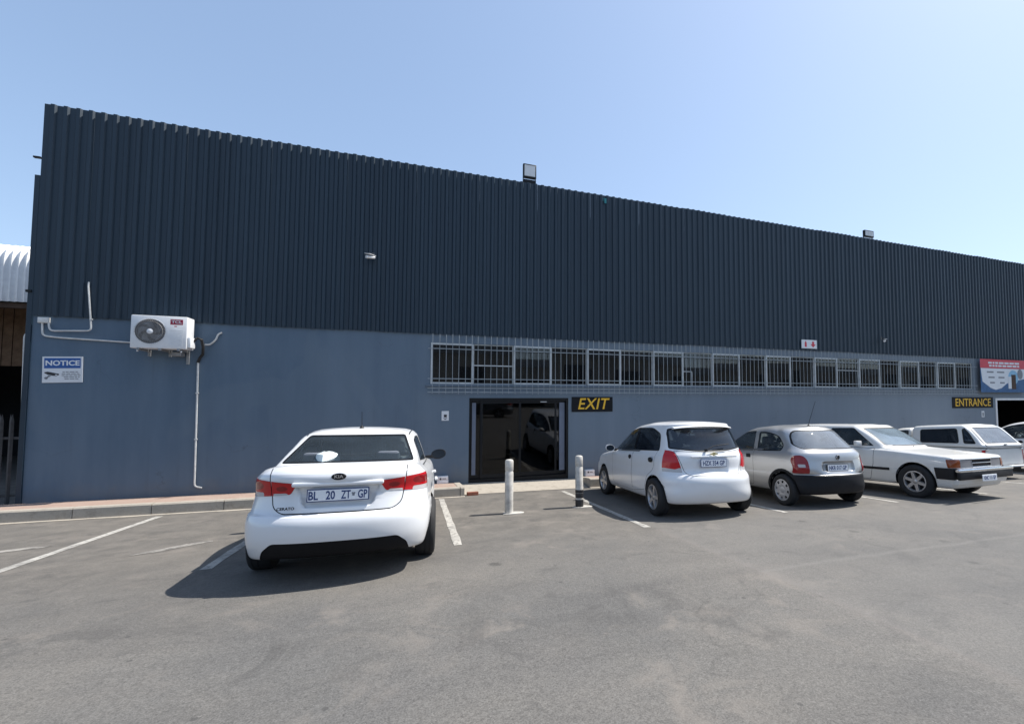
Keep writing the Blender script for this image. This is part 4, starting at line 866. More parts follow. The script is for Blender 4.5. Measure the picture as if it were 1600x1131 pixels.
# ------------------------------------------------------------------ small white five-door hatchback
def hatch(paint='paint_white', plate='HZX 354 GP'):
    root = empty('hatchback_car'); Z = lambda v: [(-2, v), (5, v)]
    rings = [RG(-0.46, 3.10, 0.70, Z(0.22), dr=0.25), RG(-0.55, 3.18, 0.765, Z(0.235), dr=0.32), RG(-0.605, 3.23, 0.815, Z(0.33), dr=0.42), RG(-0.635, 3.26, 0.833, Z(0.48), dr=0.50, er=2.3), RG(-0.625, 3.25, 0.835, Z(0.60), dr=0.52, er=2.3, tr=0.945),
             RG(-0.590, 3.22, 0.833, [(-1, 0.655), (3.2, 0.64)], dr=0.52, er=2.3), RG(-0.540, 3.20, 0.830, [(-1, 0.685), (3.2, 0.66)], dr=0.50, er=2.3),
             RG(-0.520, 3.14, 0.820, [(-1, 0.87), (2.0, 0.86), (3.1, 0.74)], dr=0.50, er=2.3), RG(-0.505, 3.06, 0.800, [(-0.6, 0.955), (0.3, 0.945), (2.0, 0.90), (3.0, 0.785)], dr=0.48, er=2.3, tr=0.935), RG(-0.480, 2.98, 0.775, [(-0.6, 1.00), (0.3, 0.985), (2.0, 0.925), (2.9, 0.81)], dr=0.46, er=2.3, tr=0.93),
             RG(-0.455, 2.34, 0.755, [(-0.6, 1.035), (0.3, 1.015), (1.5, 0.97), (2.3, 0.945)], dr=0.44, df=0.50, er=2.4, ef=2.3, tr=0.935, tf=0.95),
             RG(-0.370, 1.92, 0.700, [(-0.4, 1.21), (0.6, 1.215), (1.9, 1.16)], dr=0.40, df=0.46, er=2.5, ef=2.3, tr=0.93, tf=0.93),
             RG(-0.285, 1.46, 0.620, [(-0.3, 1.385), (0.5, 1.415), (1.4, 1.375)], dr=0.34, df=0.42, er=2.6, ef=2.3, tr=0.93, tf=0.93), RG(-0.300, 1.36, 0.575, [(-0.3, 1.425), (0.5, 1.448), (1.3, 1.405)], dr=0.30, df=0.42, er=2.6, ef=2.3, tr=0.94, tf=0.93), RG(-0.18, 1.20, 0.48, [(-0.2, 1.455), (0.5, 1.475), (1.2, 1.435)], dr=0.26, df=0.4, er=2.5, ef=2.3, tr=0.95, tf=0.94)]
    S = Shell(rings, 0.022, 4)
    S.pane(rpoly([(-0.635, 1.055), (-0.22, 1.005), (0.22, 1.005), (0.635, 1.055), (0.585, 1.375), (-0.585, 1.375)], [0.03, 0.1, 0.1, 0.03, 0.06, 0.06]), 'B', 'rear_window', 0.02, yr=(-0.6, 0.1), nmin=0.35)
    S.pane(rpoly([(-0.64, 0.98), (0.64, 0.98), (0.52, 1.36), (-0.52, 1.36)], 0.05), 'F', 'windscreen', 0.02, yr=(1.1, 2.5), nmin=0.25)
    def sides(ax):
        S.cut(rpoly([(-0.06, 1.015), (2.02, 0.955), (1.74, 1.130), (1.36, 1.315), (1.0, 1.388), (0.30, 1.385), (0.0, 1.275)], [0.04, 0.02, 0.1, 0.1, 0.1, 0.1, 0.1], 5), ax, 'window_trim', nmin=0.3)
        S.cut(rpoly([(-0.035, 1.030), (0.83, 1.003), (0.83, 1.371), (0.32, 1.370), (0.018, 1.262)], [0.03, 0.015, 0.015, 0.1, 0.08], 5), ax, 'rear_side_window_' + ax, over=('window_trim',), nmin=0.3)
        S.cut(rpoly([(0.89, 1.001), (1.965, 0.970), (1.72, 1.128), (1.35, 1.302), (1.0, 1.372), (0.89, 1.372)], [0.015, 0.02, 0.1, 0.1, 0.05, 0.015], 5), ax, 'front_side_window_' + ax, over=('window_trim',), nmin=0.3)
        S.panel(rpoly([(0.36, 0.36), (0.86, 0.29), (0.86, 1.10), (-0.02, 1.08), (0.02, 0.72), (0.25, 0.60)], [0.05, 0.03, 0.01, 0.03, 0.1, 0.1]), ax, 'rear_door_' + ax, 0.006, nmin=0.3)
        S.panel(rpoly([(0.872, 0.29), (1.86, 0.30), (1.92, 1.02), (0.872, 1.10)], [0.03, 0.08, 0.03, 0.01]), ax, 'front_door_' + ax, 0.006, nmin=0.3)
    both(sides)
    lamp = rpoly([(0.585, 1.015), (0.665, 1.035), (0.90, 0.985), (0.90, 0.715), (0.505, 0.700)], [0.02, 0.05, 0.02, 0.02, 0.015], 4)
    for nm, pl, sg in (('R', lamp, 1), ('L', mirx(lamp), -1)):
        S.cut(pl, 'B', 'tail_lamp_' + nm, nmin=0.22, yr=(-0.8, -0.20), over=('body',))
        lo = [(0.40, 0.60), (0.95, 0.60), (0.95, 0.775), (0.74, 0.765), (0.60, 0.745), (0.545, 0.765), (0.40, 0.765)]; S.cut(lo if sg > 0 else mirx(lo), 'B', 'reversing_lamp_' + nm, over=('tail_lamp_' + nm,), nmin=0.15, yr=(-0.8, 0))
    S.panel(rpoly([(-0.59, 1.03), (-0.22, 1.0), (0.22, 1.0), (0.59, 1.03), (0.475, 0.69), (0.40, 0.645), (-0.40, 0.645), (-0.475, 0.69)], [0.01, 0.1, 0.1, 0.01, 0.06, 0.06, 0.06, 0.06], 4), 'B', 'tailgate', 0.007, nmin=0.3, yr=(-0.75, -0.3))
    for sgn in (1, -1):
        hl = rpoly([(0.44, 0.62), (0.78, 0.64), (0.74, 0.80), (0.50, 0.76)], 0.04); S.cut(hl if sgn > 0 else mirx(hl), 'F', 'headlamp_' + 'LR'[sgn > 0], nmin=0.1, yr=(2.6, 3.4))
    S.cut(rpoly([(-0.36, 0.60), (0.36, 0.60), (0.40, 0.72), (-0.40, 0.72)], 0.03), 'F', 'grille', nmin=0.2); S.cut(rpoly([(-0.42, 0.28), (0.42, 0.28), (0.46, 0.42), (-0.46, 0.42)], 0.03), 'F', 'lower_grille', nmin=0.2)
    S.arch(0.0, 0.295, 0.338); S.arch(2.48, 0.295, 0.338)
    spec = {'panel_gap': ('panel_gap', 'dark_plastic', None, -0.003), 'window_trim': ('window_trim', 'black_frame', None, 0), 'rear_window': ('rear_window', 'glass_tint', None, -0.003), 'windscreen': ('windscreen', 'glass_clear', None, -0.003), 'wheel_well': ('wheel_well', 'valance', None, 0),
            'tailgate': ('tailgate', paint, None, 0), 'grille': ('grille', 'black_plastic', None, 0), 'lower_grille': ('grille', 'black_plastic', None, 0)}
    for s_ in 'RL':
        spec['tail_lamp_' + s_] = ('tail_lamp', 'lamp_red', None, 0.005); spec['reversing_lamp_' + s_] = ('reversing_lamp', 'lamp_clear', 'tail_lamp_' + s_, 0.0045); spec['headlamp_' + s_] = ('headlamp', 'lamp_clear', None, 0.002)
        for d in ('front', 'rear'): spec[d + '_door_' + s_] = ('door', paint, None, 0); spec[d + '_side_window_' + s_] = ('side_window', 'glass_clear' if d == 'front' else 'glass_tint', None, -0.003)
    ob = S.parts(root, spec, paint)
    for s_, sg in (('R', 1), ('L', -1)):
        for d, y, x in (('front', 0.96, 0.818), ('rear', 0.10, 0.812)):
            m = MB(); m.lathe([(0.001, -0.010), (0.6, -0.012), (0.9, -0.006), (1, 0.004), (1, 0.02)], 18, 'x'); m.v = [(sg * (x - vx * 1.0) , y + vy * 0.062, 0.868 + vz * 0.040) for vx, vy, vz in m.v]; m.build('handle', 'black_plastic', ob[d + '_door_' + s_], True)
    put_wheels(root, wheel_meshes(0.295, 0.185, 0.192, 5, 'spoke', 'alloy'), (0.0, 2.48), 0.735, 0.295, 0.05)
    number_plate(root, (-0.03, -0.550, 0.838), plate, size=0.098, w=0.45, h=0.125, border='plate_blue')
    m = MB(); m.box(-0.40, 0.40, -0.530, -0.50, 0.918, 0.948); m.build('tailgate_garnish', paint, root, True, 0.012)
    m = MB(); m.prism([(-0.065, -0.012), (-0.022, -0.012), (-0.022, -0.026), (0.022, -0.026), (0.022, -0.012), (0.065, -0.012), (0.060, 0.012), (0.022, 0.012), (0.022, 0.026), (-0.022, 0.026), (-0.022, 0.012), (-0.060, 0.012)], -0.008, 0.006, 'y'); m2 = m.build('badge', 'gold', root, bevel=0.003); m2.location = (0, -0.522, 0.975)
    wiper(root, -0.12, 0.30, -0.49, 1.03, 0.09, 0.03)
    m = MB(); vs = []; ks = 13
    for i in range(ks):
        x = -0.52 + 1.04 * i / (ks - 1); q = (x / 0.52) ** 2; b = 0.10 * q * q; dz = 0.035 * q
        vs += [(x, -0.24 + b, 1.438 - dz), (x, -0.345 + b * 1.3, 1.418 - dz), (x, -0.362 + b * 1.3, 1.402 - dz), (x, -0.33 + b * 1.2, 1.396 - dz), (x, -0.24 + b, 1.40 - dz)]
    m.add(vs, [(5 * i + j, 5 * i + (j + 1) % 5, 5 * i + 5 + (j + 1) % 5, 5 * i + 5 + j) for i in range(ks - 1) for j in range(5)] + [(4, 3, 2, 1, 0), tuple(5 * (ks - 1) + j for j in range(5))]); m.build('roof_spoiler', paint, root, 50)
    for sg in (1, -1): mirror(root, sg * 0.80, 1.82, 0.99, paint, sg, 0.19, 0.135, 0.13)
    seats(root, 1.02, 0.22, 0.35, 0.30, 1.02, 1.1); dash(root, 1.95, 0.62, 0.93)
    return root
aveo = hatch(); place(aveo, 11.22, -4.50, math.radians(-4.5)); tag(aveo, 'white five-door hatchback with tinted rear glass beside the taped bollard', 'car')

# ------------------------------------------------------------------ silver three-door hatchback with dark bumpers
def little_hatch():
    root = empty('small_hatchback_car'); Z = lambda v: [(-2, v), (5, v)]; paint = 'paint_silver'
    rings = [RG(-0.42, 2.98, 0.66, Z(0.22), dr=0.22), RG(-0.50, 3.06, 0.735, Z(0.235), dr=0.3), RG(-0.555, 3.11, 0.785, Z(0.33), dr=0.40), RG(-0.58, 3.15, 0.802, Z(0.45), dr=0.46, er=2.3), RG(-0.578, 3.14, 0.804, [(-1, 0.545), (3, 0.53)], dr=0.47, er=2.3, sharp=True),
             RG(-0.548, 3.11, 0.800, [(-1, 0.562), (3, 0.545)], dr=0.47, er=2.3, sharp=True), RG(-0.525, 3.08, 0.800, [(-1, 0.60), (3, 0.58)], dr=0.42, er=2.8),
             RG(-0.500, 3.02, 0.796, [(-1, 0.78), (2.0, 0.78), (3.0, 0.69)], dr=0.42, er=2.8, tr=0.945), RG(-0.478, 2.92, 0.775, [(-0.6, 0.915), (0.3, 0.905), (2.0, 0.865), (2.9, 0.745)], dr=0.42, er=2.8, tr=0.935), RG(-0.440, 2.82, 0.750, [(-0.6, 0.965), (0.3, 0.945), (2.0, 0.885), (2.8, 0.775)], dr=0.42, er=2.8, tr=0.93),
             RG(-0.415, 2.20, 0.728, [(-0.6, 1.005), (0.3, 0.975), (1.5, 0.93), (2.2, 0.90)], dr=0.42, df=0.5, er=2.7, ef=2.3, tr=0.92, tf=0.94),
             RG(-0.275, 1.80, 0.670, [(-0.3, 1.165), (0.6, 1.155), (1.8, 1.10)], dr=0.44, df=0.46, er=2.4, ef=2.3, tr=0.91, tf=0.93),
             RG(-0.10, 1.36, 0.590, [(0, 1.315), (0.5, 1.340), (1.3, 1.305)], dr=0.40, df=0.42, er=2.5, ef=2.3, tr=0.92, tf=0.93), RG(-0.01, 1.24, 0.50, [(0.1, 1.362), (0.6, 1.385), (1.2, 1.35)], dr=0.36, df=0.4, er=2.5, ef=2.3, tr=0.93, tf=0.94)]
    S = Shell(rings, 0.030, 4)
    S.pane(rpoly([(-0.565, 0.985), (0.565, 0.985), (0.615, 1.06), (0.51, 1.315), (-0.51, 1.315), (-0.615, 1.06)], [0.12, 0.12, 0.10, 0.12, 0.12, 0.10], 6), 'B', 'rear_window', 0.016, yr=(-0.5, 0.4), nmin=0.25)
    S.pane(rpoly([(-0.60, 0.94), (0.60, 0.94), (0.50, 1.28), (-0.50, 1.28)], 0.06), 'F', 'windscreen', 0.02, yr=(1.0, 2.4), nmin=0.25)
    def sides(ax):
        S.pane(rpoly([(0.05, 0.945), (0.68, 0.925), (0.70, 1.285), (0.46, 1.285), (0.20, 1.215), (0.05, 1.05)], [0.05, 0.05, 0.05, 0.12, 0.12, 0.08], 5), ax, 'rear_side_window_' + ax, 0.018, nmin=0.3)
        S.pane(rpoly([(0.78, 0.925), (1.86, 0.905), (1.30, 1.262), (1.00, 1.300), (0.81, 1.300)], [0.03, 0.03, 0.12, 0.05, 0.03], 5), ax, 'front_side_window_' + ax, 0.012, nmin=0.3)
        S.panel(rpoly([(0.78, 0.28), (1.86, 0.29), (1.84, 0.98), (0.745, 1.0), (0.74, 0.5)], [0.05, 0.08, 0.03, 0.01, 0.1]), ax, 'front_door_' + ax, 0.007, nmin=0.3)
    both(sides)
    for nm, sg in (('R', 1), ('L', -1)):
        lp = rpoly([(0.565, 0.585), (0.742, 0.585), (0.742, 0.80), (0.715, 0.885), (0.62, 0.885), (0.565, 0.80)], [0.02, 0.02, 0.05, 0.06, 0.06, 0.08], 5); S.cut(lp if sg > 0 else mirx(lp), 'B', 'tail_lamp_' + nm, nmin=0.05, yr=(-0.8, -0.05))
        lo = rpoly([(0.615, 0.685), (0.70, 0.685), (0.70, 0.735), (0.615, 0.735)], 0.012); S.cut(lo if sg > 0 else mirx(lo), 'B', 'reversing_lamp_' + nm, over=('tail_lamp_' + nm,), nmin=0.15, yr=(-0.8, 0))
        hl = rpoly([(0.42, 0.56), (0.74, 0.57), (0.70, 0.70), (0.46, 0.70)], 0.04); S.cut(hl if sg > 0 else mirx(hl), 'F', 'headlamp_' + nm, nmin=0.1, yr=(2.5, 3.3))
    rc = rpoly([(-0.34, 0.79), (0.34, 0.79), (0.36, 0.60), (-0.36, 0.60)], 0.03); S.cut(rc, 'B', 'recess_wall', nmin=0.3, yr=(-0.7, -0.3)); g = S.cut(offs(rc, -0.02), 'B', 'plate_recess', over=('recess_wall',), nmin=0.3); S.move(g, (0, 0.020, 0))
    for ax in 'RL': S.cut([(-0.8, 0.1), (0.06, 0.1), (0.06, 0.5), (0.06, 0.551), (-0.8, 0.551)], ax, 'rear_bumper', nmin=-0.2); S.cut([(2.35, 0.1), (3.4, 0.1), (3.4, 0.537), (2.35, 0.537)], ax, 'front_bumper', nmin=-0.2)
    S.cut([(-0.95, 0.1), (0.95, 0.1), (0.95, 0.551), (-0.95, 0.551)], 'B', 'rear_bumper', nmin=0.05, yr=(-0.8, 0.0)); S.cut([(-0.95, 0.1), (0.95, 0.1), (0.95, 0.537), (-0.95, 0.537)], 'F', 'front_bumper', nmin=0.05, yr=(2.4, 3.4))
    S.arch(0.0, 0.275, 0.322, 0.045, 'rear_bumper'); S.arch(2.443, 0.275, 0.322)
    spec = {'panel_gap': ('panel_gap', 'dark_plastic', None, -0.003), 'window_trim': ('window_trim', 'black_frame', None, 0), 'rear_window': ('rear_window', 'glass_hazy', None, -0.003), 'windscreen': ('windscreen', 'glass_clear', None, -0.003), 'wheel_well': ('wheel_well', 'valance', None, 0), 'recess_wall': ('plate_recess', paint, None, 0), 'plate_recess': ('plate_recess', paint, None, 0),
            'rear_bumper': ('bumper', 'dark_plastic', None, 0.004), 'front_bumper': ('bumper', 'dark_plastic', None, 0.004)}
    for s_ in 'RL':
        spec['tail_lamp_' + s_] = ('tail_lamp', 'lamp_dark_red', None, 0.006); spec['reversing_lamp_' + s_] = ('reversing_lamp', 'lamp_clear', 'tail_lamp_' + s_, 0.0055); spec['headlamp_' + s_] = ('headlamp', 'lamp_clear', None, 0.002)
        spec['front_door_' + s_] = ('door', paint, None, 0); spec['front_side_window_' + s_] = ('side_window', 'glass_clear', None, -0.003); spec['rear_side_window_' + s_] = ('side_window', 'glass_clear', None, -0.003)
    ob = S.parts(root, spec, paint)
    for s_, sg in (('R', 1), ('L', -1)):
        rbox('handle', 'black_plastic', ob['front_door_' + s_], sg * 0.792 - 0.012, sg * 0.792 + 0.012, 0.82, 0.94, 0.79, 0.86, 0.011)
        rbox('rubbing_strip', 'dark_plastic', ob['front_door_' + s_], sg * 0.803 - 0.008, sg * 0.803 + 0.008, 0.92, 1.82, 0.50, 0.54, 0.006) if False else None
    put_wheels(root, wheel_meshes(0.275, 0.165, 0.182, 8, 'cap', 'steel_cap'), (0.0, 2.443), 0.705, 0.275, 0.03)
    number_plate(root, (-0.03, -0.508, 0.672), 'NKR 017 GP', size=0.096, w=0.45, h=0.125, border='black_frame')
    b = MB(); b.lathe([(0.001, -0.008), (0.03, -0.008), (0.040, -0.004), (0.044, 0.006)], 24, 'y'); bd = b.build('badge', 'black_plastic', root, True); bd.location = (0, -0.500, 0.845)
    b = MB(); b.tube([(0.036 * math.cos(a), -0.007, 0.036 * math.sin(a)) for a in [2 * math.pi * i / 24 for i in range(25)]], 0.005, 6); b.build('badge_ring', 'chrome', bd, True)
    b = MB(); b.cyl((-0.10, -0.478, 0.885), (-0.10, -0.45, 0.885), 0.012); b.build('boot_lock', 'black_plastic', root, True)
    a = MB(); a.lathe([(0.025, 0), (0.016, 0.02), (0.006, 0.028)], 10, 'z'); a.cyl((0, 0, 0.025), (0.10, -0.10, 0.46), 0.0045, 0.003, 6); an = a.build('antenna', 'black_plastic', root, True); an.location = (0.0, 0.12, 1.388)
    for sg in (1, -1): mirror(root, sg * 0.77, 1.68, 0.95, 'black_plastic', sg, 0.17, 0.11, 0.11)
    m = MB(); m.box(-0.3, 0.3, -0.40, -0.37, 0.22, 0.30); m.build('towing_eye', 'valance', root, bevel=0.01)
    seats(root, 1.02, 0.22, 0.34, 0.28, 0.98, 1.05); dash(root, 1.85, 0.60, 0.88)
    return root
corsa = little_hatch(); place(corsa, 13.74, -4.55, math.radians(-3.5)); tag(corsa, 'silver three-door hatchback with dark grey bumpers and a thin roof aerial', 'car')

# ------------------------------------------------------------------ boxy old white estate car, nose towards the yard
def estate():
    root = empty('estate_car'); Z = lambda v: [(-3, v), (5, v)]; paint = 'paint_old_white'
    B = dict(er=5, ef=5, dr=0.16, df=0.16, tr=0.97, tf=0.97)
    rings = [RG(-1.05, 3.11, 0.74, Z(0.22), **B), RG(-1.10, 3.16, 0.79, Z(0.235), **B), RG(-1.14, 3.21, 0.825, Z(0.36), **B), RG(-1.15, 3.225, 0.842, Z(0.50), **B), RG(-1.15, 3.23, 0.845, [(-2, 0.62), (4, 0.585)], **B),
             RG(-1.14, 3.23, 0.838, [(-2, 0.80), (2, 0.78), (3.4, 0.70)], **B), RG(-1.125, 3.225, 0.815, [(-1.2, 0.90), (1.9, 0.875), (3.3, 0.765)], **B, sharp=True), RG(-1.11, 3.205, 0.79, [(-1.2, 0.92), (1.9, 0.895), (3.3, 0.785)], **B, sharp=True),
             RG(-1.09, 2.06, 0.762, [(-1.2, 0.935), (1.0, 0.925), (2.0, 0.92)], er=5, ef=3.2, dr=0.14, df=0.30, tr=0.98, tf=0.95, sharp=True), RG(-1.00, 1.74, 0.705, [(-1.2, 1.14), (1.7, 1.14)], er=5, ef=3.2, dr=0.14, df=0.26, tr=0.97, tf=0.96),
             RG(-0.90, 1.38, 0.635, [(-1, 1.345), (0, 1.365), (1.4, 1.345)], er=4, ef=3.2, dr=0.16, df=0.22, tr=0.97, tf=0.97), RG(-0.86, 1.31, 0.595, [(-1, 1.392), (0, 1.408), (1.3, 1.385)], er=4, ef=3.2, dr=0.16, df=0.22, tr=0.97, tf=0.97), RG(-0.78, 1.18, 0.50, [(-1, 1.402), (0, 1.42), (1.2, 1.397)], er=3.5, ef=3, dr=0.16, df=0.22, tr=0.97, tf=0.97)]
    S = Shell(rings, 0.018, 4)
    S.pane(rpoly([(-0.655, 0.955), (0.655, 0.955), (0.555, 1.335), (-0.555, 1.335)], 0.05), 'F', 'windscreen', 0.02, yr=(1.1, 2.3), nmin=0.3)
    S.pane(rpoly([(-0.60, 0.98), (0.60, 0.98), (0.54, 1.32), (-0.54, 1.32)], 0.05), 'B', 'rear_window', 0.02, yr=(-1.2, -0.7), nmin=0.3)
    def sides(ax):
        S.pane(rpoly([(0.66, 0.965), (1.70, 0.955), (1.22, 1.335), (0.68, 1.335)], [0.02, 0.02, 0.05, 0.03]), ax, 'front_side_window_' + ax, 0.014, nmin=0.3)
        S.pane(rpoly([(-0.22, 0.97), (0.60, 0.965), (0.60, 1.335), (-0.12, 1.335)], 0.03), ax, 'rear_side_window_' + ax, 0.014, nmin=0.3)
        S.pane(rpoly([(-0.98, 0.98), (-0.30, 0.97), (-0.22, 1.33), (-0.86, 1.32)], 0.04), ax, 'load_side_window_' + ax, 0.014, nmin=0.3)
        S.panel(rpoly([(0.64, 0.27), (1.64, 0.27), (1.74, 0.60), (1.76, 0.905), (0.64, 0.95)], 0.03), ax, 'front_door_' + ax, 0.008, nmin=0.3)
        S.panel(rpoly([(0.06, 0.30), (0.625, 0.27), (0.625, 0.95), (-0.26, 0.95), (-0.26, 0.62)], 0.03), ax, 'rear_door_' + ax, 0.008, nmin=0.3)
        S.cut([(-1.3, 0.485), (2.06, 0.485), (2.06, 0.535), (-1.3, 0.535)], ax, 'side_moulding', over=('body', 'front_door_' + ax, 'rear_door_' + ax, 'panel_gap'), nmin=0.3)
        S.cut([(2.90, 0.395), (3.5, 0.395), (3.5, 0.60), (2.88, 0.60)], ax, 'bumper_end', nmin=0.3)
    both(sides)
    for nm, sg in (('R', 1), ('L', -1)):
        hl = rpoly([(0.30, 0.605), (0.655, 0.605), (0.655, 0.755), (0.32, 0.755)], 0.008); S.cut(hl if sg > 0 else mirx(hl), 'F', 'headlamp_' + nm, nmin=0.2, yr=(3.0, 3.5))
        am = [(0.665, 0.605), (0.90, 0.605), (0.90, 0.755), (0.665, 0.755)]; S.cut(am if sg > 0 else mirx(am), 'F', 'indicator_lamp_' + nm, nmin=0.06, yr=(3.0, 3.5))
        S.cut([(3.10, 0.605), (3.4, 0.605), (3.4, 0.745), (3.07, 0.755)], nm, 'indicator_lamp_' + nm, nmin=0.1)
        tl = [(0.52, 0.62), (0.95, 0.62), (0.95, 0.86), (0.52, 0.86)]; S.cut(tl if sg > 0 else mirx(tl), 'B', 'tail_lamp_' + nm, nmin=0.1, yr=(-1.3, -0.95))
    S.cut([(-0.295, 0.605), (0.295, 0.605), (0.315, 0.755), (-0.315, 0.755)], 'F', 'grille', nmin=0.2, yr=(3.0, 3.5))
    S.arch(0.0, 0.31, 0.355); S.arch(2.52, 0.31, 0.365)
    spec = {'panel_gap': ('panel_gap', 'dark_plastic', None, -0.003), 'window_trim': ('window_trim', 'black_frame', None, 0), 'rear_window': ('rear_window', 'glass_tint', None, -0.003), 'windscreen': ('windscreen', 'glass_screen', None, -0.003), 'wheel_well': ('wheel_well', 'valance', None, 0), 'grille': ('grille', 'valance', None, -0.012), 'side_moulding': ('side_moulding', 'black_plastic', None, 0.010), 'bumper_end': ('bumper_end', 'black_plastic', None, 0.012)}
    for s_ in 'RL':
        spec['headlamp_' + s_] = ('headlamp', 'headlamp_glass', None, -0.004); spec['indicator_lamp_' + s_] = ('indicator_lamp', 'lamp_amber', None, 0.002); spec['tail_lamp_' + s_] = ('tail_lamp', 'lamp_red', None, 0.003)
        for d in ('front', 'rear'): spec[d + '_door_' + s_] = ('door', paint, None, 0); spec[d + '_side_window_' + s_] = ('side_window', 'glass_clear', None, -0.003)
        spec['load_side_window_' + s_] = ('side_window', 'glass_tint', None, -0.003)
    ob = S.parts(root, spec, paint)
    for z in (0.612, 0.684, 0.752): rbox('grille_bar', 'chrome', root, -0.30, 0.30, 3.214, 3.236, z - 0.007, z + 0.007, 0.003)
    m = MB(); m.box(-0.86, 0.86, 3.25, 3.38, 0.40, 0.56); m.v = [(x, y - (0.07 if abs(x) > 0.8 and y > 3.3 else 0), z) for x, y, z in m.v]; m.build('bumper', 'black_plastic', root, True, 0.02)
    m = MB(); m.box(-0.865, 0.865, 3.235, 3.395, 0.535, 0.598); m.v = [(x, y - (0.07 if abs(x) > 0.8 and y > 3.3 else 0), z) for x, y, z in m.v]; m.build('bumper_top', 'chrome', root, True, 0.02)
    m = MB(); m.prism([(3.09, 0.29), (3.22, 0.30), (3.25, 0.40), (3.09, 0.40)], -0.78, 0.78, 'x'); m.build('front_apron', paint, root, True, 0.015)
    rbox('bumper', 'black_plastic', root, -0.84, 0.84, -1.27, -1.14, 0.42, 0.56, 0.03)
    for s_, sg in (('R', 1), ('L', -1)):
        for d, y in (('front', 0.70), ('rear', -0.20)): rbox('handle', 'chrome', ob[d + '_door_' + s_], sg * 0.842 - 0.01, sg * 0.842 + 0.01, y, y + 0.14, 0.80, 0.825, 0.007)
        m = MB(); x = sg * 0.80; m.box(min(x, x + sg * 0.17), max(x, x + sg * 0.17), 1.42, 1.50, 0.955, 1.06); mi = m.build('door_mirror', paint, root, True, 0.018)
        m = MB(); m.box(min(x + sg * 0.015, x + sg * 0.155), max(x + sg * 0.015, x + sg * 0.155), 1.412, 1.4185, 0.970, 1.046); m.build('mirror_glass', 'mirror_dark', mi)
    put_wheels(root, wheel_meshes(0.315, 0.195, 0.195, 6, 'spoke', 'alloy'), (0.0, 2.52), 0.755, 0.315, 0.06)
    number_plate(root, (0.12, 3.388, 0.43), 'KNC 111 GP', flip=True, size=0.09, w=0.46, border='plate_white')
    wiper(root, -0.05, 0.50, 2.02, 0.93, 0.04, -0.05); seats(root, 0.88, -0.12, 0.36, 0.30, 1.0, 1.15); dash(root, 1.62, 0.64, 0.90)
    return root
wagon = estate(); place(wagon, 16.60, -2.26, math.radians(180 + 3.2)); tag(wagon, 'boxy old white estate car parked nose out with square headlamps', 'car')

